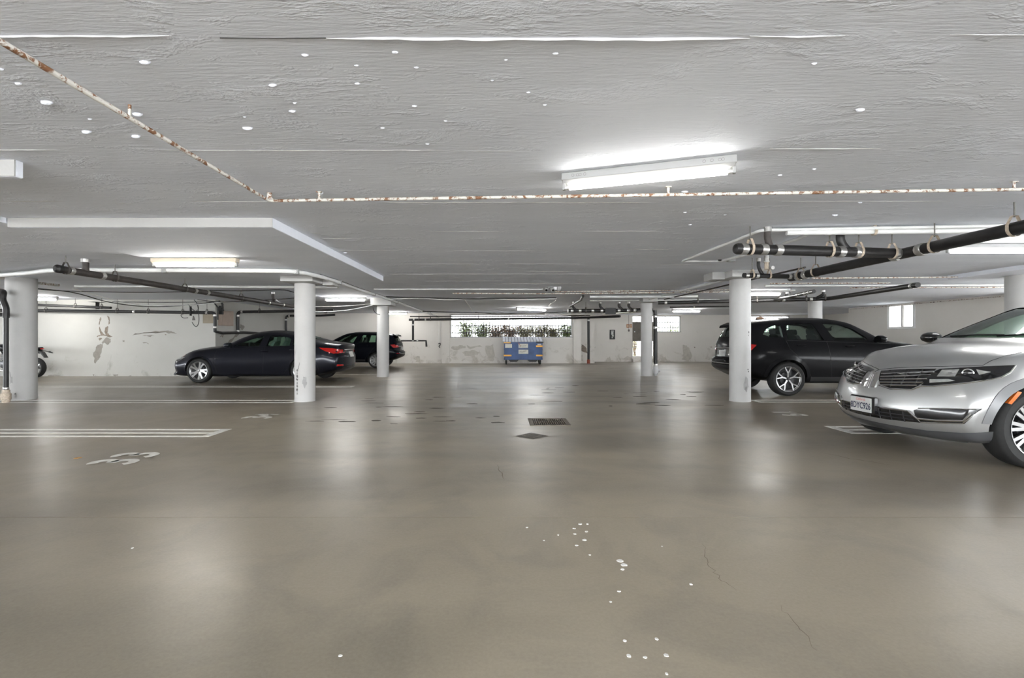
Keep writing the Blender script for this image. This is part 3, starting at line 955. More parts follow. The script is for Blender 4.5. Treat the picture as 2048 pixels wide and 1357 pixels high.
def wheel(parent, x, y, r, rr, w, style, out):
    """tyre with rim; out = +1/-1 is the outward y direction"""
    m = MB()
    h = w / 2
    m.lathe([(rr + 0.012, -h * 0.95), (r * 0.90, -h), (r * 0.965, -h * 0.86), (r, -h * 0.62), (r, h * 0.62), (r * 0.965, h * 0.86), (r * 0.90, h), (rr + 0.012, h * 0.95), (rr - 0.01, h * 0.85), (rr - 0.01, -h * 0.85), (rr + 0.012, -h * 0.95)],
            (x, y, r), axis='y', n=48)
    ty = m.build('tyre', 'tyre', parent, smooth=True, local=True)
    yo = y + out * h
    m = MB()
    m.lathe([(rr, -out * 0.0), (rr + 0.008, out * 0.002), (rr - 0.004, -out * 0.012), (rr - 0.022, -out * 0.02), (rr - 0.03, -out * 0.10)], (x, yo - out * 0.004, r), axis='y', n=48)
    m.build('rim', 'rim_silver', ty, smooth=True, local=True)
    m = MB()
    m.lathe([(0.0, -out * 0.105), (rr - 0.01, -out * 0.105)], (x, yo, r), axis='y', n=32)
    m.lathe([(0.0, -out * 0.07), (rr * 0.58, -out * 0.07), (rr * 0.58, -out * 0.10)], (x, yo, r), axis='y', n=32)
    m.build('brake_disc', 'rim_dark', ty, local=True)
    def spoke(a0, r0, a1, r1, w0, w1, d0, d1, mb):
        ca, sa = math.cos(a0), math.sin(a0); cb, sb = math.cos(a1), math.sin(a1)
        p, q = Vector((r0 * ca, r0 * sa)), Vector((r1 * cb, r1 * sb))
        t = (q - p).normalized(); nn = Vector((-t.y, t.x))
        V = []
        for c, ww, dd in ((p, w0, d0), (q, w1, d1)):
            for sgn in (-1, 1):
                for dep in (0, 0.025):
                    pp = c + nn * sgn * ww / 2
                    V.append((x + pp.x, yo - out * (dd + dep), r + pp.y))
        mb.add(V, [(0, 2, 6, 4), (1, 5, 7, 3), (0, 4, 5, 1), (2, 3, 7, 6), (0, 1, 3, 2), (4, 6, 7, 5)])
    if style == 'ten':        # ten paired spokes
        for k in range(10):
            mb = MB(); a = 2 * PI * k / 10 + 0.1
            spoke(a - 0.05, rr * 0.18, a - 0.12, rr * 0.985, 0.035, 0.030, 0.03, 0.008, mb); spoke(a + 0.05, rr * 0.18, a + 0.12, rr * 0.985, 0.035, 0.030, 0.03, 0.008, mb)
            mb.build('spoke', 'rim_silver', ty, local=True)
    elif style == 'twist':    # five twisted double spokes
        for k in range(5):
            mb = MB(); a = 2 * PI * k / 5 + 0.35
            spoke(a, rr * 0.1, a + 0.16, rr * 0.60, 0.06, 0.045, 0.03, 0.018, mb); spoke(a + 0.16, rr * 0.58, a + 0.14, rr * 0.98, 0.045, 0.05, 0.018, 0.008, mb)
            spoke(a + 0.5, rr * 0.1, a + 0.50, rr * 0.60, 0.045, 0.04, 0.034, 0.022, mb); spoke(a + 0.5, rr * 0.58, a + 0.62, rr * 0.98, 0.04, 0.05, 0.022, 0.008, mb)
            mb.build('spoke', 'rim_silver', ty, local=True)
    else:                     # five Y spokes, bright faced
        for k in range(5):
            mb = MB(); a = 2 * PI * k / 5 + 0.30
            spoke(a, rr * 0.05, a + 0.05, rr * 0.5, 0.034, 0.026, 0.03, 0.02, mb)
            spoke(a + 0.05, rr * 0.46, a - 0.20, rr * 0.98, 0.024, 0.020, 0.02, 0.008, mb); spoke(a + 0.05, rr * 0.46, a + 0.30, rr * 0.98, 0.024, 0.020, 0.02, 0.008, mb)
            mb.build('spoke', 'rim_silver', ty, local=True)
    m = MB(); m.lathe([(0, out * 0.0), (rr * 0.13, -out * 0.004), (rr * 0.16, -out * 0.012), (rr * 0.2, -out * 0.05)], (x, yo - out * 0.022, r), axis='y', n=20); m.build('hub_cap', 'rim_dark' if style == 'y' else 'rim_silver', ty, local=True)
    return ty

def build_car(name, label, cat, K, loc, rotz):
    t = thing(name, label, cat, loc, None, rotz)
    S = CarShape(K)
    V, Fc = S.mesh()
    sk = Skin(V, Fc)
    body = raw_obj('body', V, Fc, [K['paint'], 'cabin'])
    cut = []
    cv, cf = S.mesh(cav=0.055)
    cut.append(raw_obj('c', cv, cf, ['cabin']))
    for poly in K['side_windows']:
        m = MB(); m.prism(poly, lambda u, v: (u, -2, v), lambda u, v: (u, 2, v)); cut.append(raw_obj('c', m.v, m.f, ['gloss_black']))
    for poly, x0, x1 in K['screens']:    # windscreen and rear window: outline in (y,z), cut along x
        m = MB(); m.prism(poly, lambda u, v, x0=x0: (x0, u, v), lambda u, v, x1=x1: (x1, u, v)); cut.append(raw_obj('c', m.v, m.f, ['gloss_black']))
    ra = K['arch']
    for ax in K['axles']:
        for sgn in (-1, 1):
            m = MB(); m.lathe([(0, 0.52), (ra, 0.52), (ra, 1.3), (0, 1.3)], (ax, 0, K['tyre'][0] + 0.005), axis='y', n=40)
            vv = [(p[0], p[1] * sgn, p[2]) for p in m.v]
            cut.append(raw_obj('c', vv, m.f, ['cabin']))
    boolean_cut(body, cut)
    me = body.data
    me.polygons.foreach_set('use_smooth', [True] * len(me.polygons))
    me.set_sharp_from_angle(angle=0.55)
    body.parent = t
    # glazing
    gi = K.get('glass', 'car_glass')
    for i, poly in enumerate(K['side_windows']):
        cx_ = sum(p[0] for p in poly) / len(poly); cz_ = sum(p[1] for p in poly) / len(poly)
        big = [(cx_ + (p[0] - cx_) * 1.03, cz_ + (p[1] - cz_) * 1.04) for p in poly]
        gl = K.get('side_glass', {}).get(i, gi)
        for view in 'LS':
            sk.patch(view, big, -0.008, 0.004, 0.12).build('side_window', gl, t, smooth=True, local=True)
    for k, (poly, x0, x1) in enumerate(K['screens']):
        cy_ = sum(p[0] for p in poly) / len(poly); cz_ = sum(p[1] for p in poly) / len(poly)
        big = [(cy_ + (p[0] - cy_) * 1.02, cz_ + (p[1] - cz_) * 1.04) for p in poly]
        sk.patch('F' if x1 > x0 and x0 > K['mid'] else 'R', big, -0.008, 0.004, 0.08).build('windscreen' if x0 > K['mid'] else 'rear_window', K.get('screen_glass', gi), t, smooth=True, local=True)
    # dashboard, seats, steering wheel
    sx = K['seat_x']
    fl = K.get('floor', 0.42)
    m = MB(); dz = K['dash_z']
    m.prism([(K['dash_x'], fl), (K['dash_x'], dz - 0.06), (K['dash_x'] + 0.12, dz), (K['dash_x'] + 0.45, dz - 0.02), (K['dash_x'] + 0.45, fl)], lambda u, v: (u, -0.70, v), lambda u, v: (u, 0.70, v))
    m.build('dashboard', 'cabin', t, local=True)
    for x in sx:
        for y in ((-0.36, 0.36) if x == sx[0] else (-0.4, 0.4)):
            m = MB()
            zt = K['seat_top']
            m.cbox((x + 0.25, y, fl + 0.16), (0.52, 0.48, 0.18), 0.04)
            prof = [(-0.02, fl + 0.18, 0.23), (-0.10, zt - 0.35, 0.235), (-0.20, zt - 0.14, 0.17), (-0.21, zt - 0.12, 0.10), (-0.215, zt - 0.10, 0.13), (-0.225, zt - 0.03, 0.13), (-0.23, zt, 0.10)]
            m.rings([[(x + a - 0.055, y - w, z), (x + a - 0.055, y + w, z), (x + a + 0.02, y + w + 0.015, z), (x + a + 0.05, y + w * 0.75, z), (x + a + 0.05, y - w * 0.75, z), (x + a + 0.02, y - w - 0.015, z)] for a, z, w in prof])
            m.build('seat', K.get('seat_mat', 'cabin_seat'), t, smooth=True, local=True, ang=0.9)
    m = MB()
    cw = Vector((K['dash_x'] - 0.14, 0.36, dz - 0.05))
    m.tube([cw + Vector((math.sin(a) * 0.06 + 0.0, math.cos(a) * 0.18, math.sin(a) * 0.17)) for a in [2 * PI * i / 20 for i in range(21)]], 0.015, 6)
    m.tube([cw, cw + Vector((0.16, 0, -0.05))], 0.03, 8); m.tube([cw + Vector((0, -0.17, 0)), cw + Vector((0, 0.17, 0))], 0.016, 6)
    m.build('steering_wheel', 'cabin', t, smooth=True, local=True)
    # interior mirror
    m = MB(); mx, mz = K['mirror_in']; m.cbox((mx, 0, mz), (0.035, 0.24, 0.07), 0.012); m.tube([(mx + 0.01, 0, mz), (mx + 0.10, 0, mz + 0.07)], 0.012, 6); m.build('rear_view_mirror', 'cabin', t, local=True)
    # door mirrors
    mx, my, mz = K['mirror']
    for s_ in (-1, 1):
        m = MB()
        prof = [(-0.06, 0.86), (-0.03, 1.0), (0.03, 0.96), (0.08, 0.75), (0.11, 0.4)]
        m.rings([[(mx + a, s_ * (my + 0.02 + 0.11 * (1 + q * math.cos(b))), mz + 0.075 * q * math.sin(b)) for b in [2 * PI * i / 14 for i in range(14)]] for a, q in prof])
        mo = m.build('door_mirror', K.get('mirror_mat', K['paint']), t, smooth=True, local=True, ang=1.0)
        m = MB(); m.tube([(mx + 0.04, s_ * (my - 0.10), mz - 0.05), (mx + 0.03, s_ * (my + 0.06), mz - 0.03)], [0.035, 0.03], 8); m.build('mirror_stalk', 'gloss_black', mo, smooth=True, local=True)
    # wheels
    R, RR, W = K['tyre']
    for ax in K['axles']:
        for s_ in (-1, 1):
            wheel(t, ax, s_ * (K['track'] / 2), R, RR, W, K['wheel_style'], s_)
    # underbody
    m = MB(); m.cbox((0, 0, K['curves']['zs'][2][1] + 0.02), (K['axles'][0] - K['axles'][1] - 2 * ra + 0.3, 1.3, 0.08)); m.build('underbody', 'cabin', t, local=True)
    # wheel arch lips
    for ax in K['axles']:
        for s_, view in ((1, 'L'), (-1, 'S')):
            zc = K['tyre'][0] + 0.005
            pts = [(ax + (ra + 0.02) * math.cos(a), zc + (ra + 0.02) * math.sin(a)) for a in [PI * (-0.02 + 1.04 * i / 24) for i in range(25)]]
            pts = [p for p in pts if p[1] > K['arch_bottom']]
            w2 = K.get('lip', 0.016)
            outer = [(ax + (p[0] - ax) * (1 + w2 * 1.6 / ra), zc + (p[1] - zc) * (1 + w2 * 1.6 / ra)) for p in pts]
            inner = [(ax + (p[0] - ax) * (ra - 0.001) / (ra + 0.02), zc + (p[1] - zc) * (ra - 0.001) / (ra + 0.02)) for p in pts]
            Vt = []
            for q in (outer, inner):
                row = []
                for u, v in q:
                    p, n = sk.hit(view, u, v)
                    row.append((p, n))
                Vt.append(row)
            m = MB()
            k = len(pts)
            vv = [tuple(p + n * 0.008) for p, n in Vt[0]] + [tuple(p + n * 0.014) for p, n in Vt[1]] + [tuple(p - n * 0.03) for p, n in Vt[1]] + [tuple(p - n * 0.004) for p, n in Vt[0]]
            ff = []
            for a, b in ((0, 1), (1, 2), (3, 0)):
                ff += [(a * k + i, a * k + i + 1, b * k + i + 1, b * k + i) for i in range(k - 1)]
            m.add(vv, ff)
            m.build('arch_lip', K.get('lip_mat', K['paint']), t, smooth=True, local=True)
    # seams
    for view, pts in K.get('seams', []):
        for vw, pp in ((view, pts), flip(view, pts)) if K.get('mirror_seams', True) else ((view, pts),):
            sk.line(vw, pp, 0.0035, 0.0, 5).build('panel_gap', 'seam', t, local=True)
    # patches: lamps, grilles, trims
    for nm, mt, view, poly, off, both in K.get('patches', []):
        for vw, pp in ((view, poly), flip(view, poly)) if both else ((view, poly),):
            sk.patch(vw, pp, off, 0.03, K.get('g', 0.06)).build(nm, mt, t, smooth=True, local=True, ang=0.8)
    for nm, mt, view, pts, r, off, both in K.get('bars', []):
        for vw, pp in ((view, pts), flip(view, pts)) if both else ((view, pts),):
            sk.line(vw, pp, r, off, 6, 0.04).build(nm, mt, t, smooth=True, local=True)
    # door handles
    for x, z in K['handles']:
        for s_, view in ((1, 'L'), (-1, 'S')):
            p, n = sk.hit(view, x, z); q, n = sk.hit(view, x - 0.19, z + 0.005)
            m = MB(); m.tube([p - n * 0.01, p + (q - p) * 0.08 + n * 0.028, p + (q - p) * 0.5 + n * 0.035, p + (q - p) * 0.92 + n * 0.028, q - n * 0.01], [0.012, 0.016, 0.017, 0.016, 0.012], 8)
            m.build('door_handle', K.get('handle_mat', K['paint']), t, smooth=True, local=True)
    return t, sk
pm('lip_grey', (0.19, 0.192, 0.197), 0.4, metal=0.3, var=0.05)
# ------------------------------------------------------------------ dark sedan
SEDAN = dict(
    paint='paint_charcoal', tail=-2.485, nose=2.385, nose_from=1.45, tail_from=-1.6, nose_plan=0.45, nose_pow=2.6, tail_plan=0.30, tail_pow=2.4, round=0.06,
    nose_prof=[(0.18, -0.08), (0.24, 0.02), (0.30, -0.03), (0.45, 0.0), (0.6, -0.02), (0.70, -0.10)],
    tail_prof=[(0.3, -0.08), (0.45, 0.0), (0.7, 0.0), (0.85, -0.05), (0.98, -0.02), (1.06, 0.0)],
    curves=dict(
        zs=[(-2.485, .34), (-2.0, .24), (-1.0, .18), (1.0, .18), (2.0, .18), (2.385, .19)],
        ws=[(-2.485, .72), (-2, .80), (-1, .86), (1, .86), (2, .80), (2.385, .74)],
        zl=[(-2.485, .45), (-1.5, .36), (0, .33), (1.5, .34), (2.385, .33)],
        wl=[(-2.485, .80), (-1.5, .89), (0, .90), (1.5, .89), (2.2, .85), (2.385, .80)],
        zm=[(-2.485, .72), (-1.5, .76), (0, .72), (1.5, .67), (2.385, .50)],
        wm=[(-2.485, .80), (-2.0, .885), (-1.3, .92), (0, .915), (1.4, .92), (2.1, .88), (2.385, .83)],
        zb=[(-2.485, .98), (-2, 1.03), (-1.4, 1.03), (-.5, .99), (.6, .955), (1.2, .91), (1.8, .84), (2.2, .72), (2.385, .60)],
        wb=[(-2.485, .70), (-2, .78), (-1.3, .82), (0, .84), (.7, .83), (1.4, .80), (2.0, .76), (2.385, .72)],
        zr=[(-2.485, 1.02), (-2.15, 1.07), (-1.75, 1.13), (-1.3, 1.25), (-.9, 1.33), (-.4, 1.37), (0, 1.33), (.35, 1.22), (.75, 1.03), (.95, .98), (1.3, .94), (1.8, .87), (2.2, .75), (2.385, .64)],
        wr=[(-2.485, .62), (-2, .66), (-1.6, .62), (-1.0, .57), (-.4, .57), (.2, .60), (.75, .70), (1.0, .70), (1.6, .66), (2.2, .58), (2.385, .54)],
        zt=[(-2.485, 1.05), (-2.25, 1.10), (-1.95, 1.12), (-1.6, 1.2), (-1.2, 1.34), (-.8, 1.42), (-.4, 1.45), (0, 1.42), (.4, 1.30), (.85, 1.08), (1.05, 1.02), (1.4, .985), (1.9, .90), (2.25, .78), (2.385, .68)]),
    side_windows=[[(.52, 1.005), (.10, 1.19), (-.22, 1.275), (-.26, 1.27), (-.19, .995)],
                  [(-.40, 1.0), (-.44, 1.285), (-.70, 1.285), (-.95, 1.24), (-1.03, 1.20), (-1.03, 1.02)],
                  [(-1.10, 1.045), (-1.10, 1.19), (-1.22, 1.15), (-1.42, 1.07)]],
    screens=[([(-.62, 1.09), (.62, 1.09), (.52, 1.36), (-.52, 1.36)], -0.3, 2.0), ([(-.54, 1.2), (.54, 1.2), (.48, 1.37), (-.48, 1.37)], -3.0, -0.75)],
    mid=-0.6, cabin=(-1.62, .84), axles=(1.415, -1.415), tyre=(.335, .238, .215), track=1.62, arch=.375, arch_bottom=.30, wheel_style='twist',
    seat_x=(-0.25, -1.1), seat_top=1.26, dash_x=0.35, dash_z=0.99, mirror_in=(0.18, 1.25), mirror=(0.55, 0.88, 1.03), handles=[(-0.27, .86), (-1.05, .90)],
    seams=[('L', [(.95, .90), (1.0, .60), (.93, .30)]), ('L', [(-.36, .98), (-.36, .60), (-.33, .26)]), ('L', [(-1.15, 1.0), (-1.12, .72), (-1.0, .40), (-.9, .26)]),
           ('L', [(.93, .90), (-.2, .985), (-1.1, 1.015)]), ('T', [(1.02, .78), (1.7, .72), (2.2, .6)])],
    patches=[('headlamp', 'lamp_clear', 'L', [(1.86, .78), (2.0, .77), (2.2, .70), (2.3, .62), (2.2, .60), (2.0, .66)], 0.004, True),
             ('indicator', 'lamp_amber', 'L', [(1.88, .775), (1.98, .765), (1.97, .70), (1.92, .72)], 0.007, True),
             ('headlamp', 'lamp_clear', 'F', [(.52, .60), (.80, .60), (.80, .70), (.50, .66)], 0.004, True),
             ('front_grille', 'gloss_black', 'F', [(-.5, .62), (.5, .62), (.42, .40), (.3, .34), (-.3, .34), (-.42, .40)], 0.004, False),
             ('tail_lamp', 'lamp_red', 'L', [(-1.84, .965), (-2.2, .945), (-2.42, .89), (-2.40, .80), (-2.22, .80), (-2.0, .87)], 0.006, True),
             ('tail_lamp', 'lamp_red', 'R', [(.50, .82), (.82, .81), (.82, .92), (.50, .90)], 0.006, True),
             ('license_plate', 'plate_white', 'R', [(-.155, .69), (.155, .69), (.155, .84), (-.155, .84)], 0.012, False),
             ('reflector', 'lamp_red', 'R', [(.55, .45), (.78, .45), (.78, .50), (.55, .49)], 0.005, True),
             ('rear_valance', 'cladding', 'R', [(-.6, .34), (.6, .34), (.55, .42), (-.55, .42)], 0.005, False)],
    bars=[('trim_strip', 'chrome', 'R', [(-.45, .90), (.45, .90)], .012, 0.006, False), ('chin_lip', 'gloss_black', 'F', [(-.7, .22), (0, .21), (.7, .22)], .03, 0.01, False)])

# ------------------------------------------------------------------ black SUV
XSUV = dict(
    paint='paint_black', tail=-2.40, nose=2.30, nose_from=1.5, tail_from=-1.75, nose_plan=0.48, nose_pow=2.6, tail_plan=0.32, tail_pow=2.4, round=0.06,
    nose_prof=[(0.27, -0.08), (0.4, 0.0), (0.7, 0.0), (0.9, -0.08)],
    tail_prof=[(0.45, -0.03), (0.6, 0.07), (0.72, 0.07), (0.80, 0.0), (1.0, -0.02), (1.18, -0.05)],
    curves=dict(
        zs=[(-2.4, .50), (-2.0, .36), (-1, .27), (1, .27), (2, .28), (2.3, .32)],
        ws=[(-2.4, .74), (-2, .83), (-1, .87), (1, .87), (2, .82), (2.3, .74)],
        zl=[(-2.4, .62), (-1.4, .48), (0, .44), (1.4, .46), (2.3, .48)],
        wl=[(-2.4, .80), (-1.5, .92), (0, .915), (1.4, .92), (2.1, .86), (2.3, .8)],
        zm=[(-2.4, .92), (-1.4, .94), (0, .90), (1.4, .86), (2.3, .7)],
        wm=[(-2.4, .80), (-2.0, .90), (-1.4, .945), (0, .935), (1.4, .945), (2.0, .90), (2.3, .83)],
        zb=[(-2.4, 1.10), (-2.1, 1.17), (-1.5, 1.17), (0, 1.13), (.7, 1.10), (1.3, 1.06), (1.9, .98), (2.3, .84)],
        wb=[(-2.4, .70), (-2, .79), (-1.4, .84), (0, .86), (.7, .86), (1.4, .83), (2, .78), (2.3, .73)],
        zr=[(-2.4, 1.14), (-2.2, 1.36), (-2.0, 1.48), (-1.6, 1.55), (-1, 1.59), (-.4, 1.595), (.0, 1.54), (.35, 1.38), (.75, 1.16), (1.0, 1.12), (1.5, 1.07), (2.0, .99), (2.3, .87)],
        wr=[(-2.4, .66), (-2.1, .64), (-1.6, .63), (-1, .62), (-.3, .62), (.3, .66), (.8, .75), (1.2, .72), (1.8, .66), (2.3, .58)],
        zt=[(-2.4, 1.18), (-2.25, 1.44), (-2.1, 1.56), (-1.7, 1.64), (-1.1, 1.68), (-.5, 1.68), (-.05, 1.62), (.4, 1.42), (.85, 1.20), (1.05, 1.16), (1.5, 1.12), (2.0, 1.03), (2.3, .9)]),
    side_windows=[[(-1.87, 1.30), (-1.78, 1.42), (-1.62, 1.485), (-1.47, 1.50), (-1.47, 1.23), (-1.75, 1.25)],
                  [(-1.38, 1.195), (-1.38, 1.50), (-1.0, 1.53), (-.79, 1.535), (-.63, 1.18)],
                  [(-.57, 1.535), (-.2, 1.505), (.05, 1.41), (.28, 1.24), (.31, 1.175), (-.40, 1.165)]],
    screens=[([(-.66, 1.23), (.66, 1.23), (.56, 1.56), (-.56, 1.56)], -0.35, 2.0), ([(-.52, 1.25), (.52, 1.25), (.48, 1.50), (-.48, 1.50)], -3.0, -1.5)],
    mid=-0.6, cabin=(-2.12, .84), axles=(1.432, -1.432), tyre=(.36, .258, .235), track=1.66, arch=.405, arch_bottom=.36, wheel_style='y',
    lip=0.03, glass='car_glass_clear', seat_mat='cabin', seat_x=(-0.35, -1.2), seat_top=1.42, dash_x=0.25, dash_z=1.13, mirror_in=(0.02, 1.42), mirror=(0.42, 0.90, 1.20),
    handles=[(-1.04, 1.06), (-.02, 1.045)],
    seams=[('L', [(.80, 1.08), (.86, .70), (.80, .40)]), ('L', [(-.58, 1.15), (-.56, .75), (-.52, .40)]), ('L', [(-1.43, 1.18), (-1.40, 1.0), (-1.2, .78), (-.98, .50), (-.94, .40)]),
           ('L', [(.78, 1.10), (-.4, 1.14), (-1.4, 1.17)]), ('R', [(-.72, .80), (0, .80), (.72, .80)])],
    patches=[('tail_lamp', 'lamp_red', 'L', [(-2.03, 1.075), (-2.18, 1.095), (-2.34, 1.05), (-2.34, .95), (-2.16, .945)], 0.008, True),
             ('tail_lamp', 'lamp_red', 'R', [(.46, .95), (.80, .94), (.80, 1.06), (.46, 1.03)], 0.008, True),
             ('plate_recess', 'gloss_black', 'R', [(-.34, .80), (.34, .80), (.30, .97), (-.30, .97)], 0.004, False),
             ('license_plate', 'plate_white', 'R', [(-.155, .81), (.155, .81), (.155, .95), (-.155, .95)], 0.014, False),
             ('rear_valance', 'cladding', 'R', [(-.72, .50), (.72, .50), (.68, .62), (-.68, .62)], 0.006, False),
             ('reflector', 'lamp_red', 'R', [(.5, .66), (.76, .66), (.76, .69), (.5, .69)], 0.006, True),
             ('rocker_cladding', 'cladding', 'L', [(-.95, .30), (.95, .30), (.95, .40), (-.95, .40)], 0.006, True),
             ('headlamp', 'lamp_clear', 'L', [(1.7, .92), (2.0, .90), (2.15, .80), (2.0, .78)], 0.006, True),
             ('front_grille', 'gloss_black', 'F', [(.06, .56), (.36, .56), (.36, .82), (.06, .82)], 0.006, True)],
    bars=[('trim_strip', 'chrome', 'R', [(-.62, .70), (-.4, .66), (.4, .66), (.62, .70)], .010, 0.008, False), ('trim_strip', 'chrome', 'R', [(-.5, 1.0), (.5, 1.0)], .010, 0.006, False)])

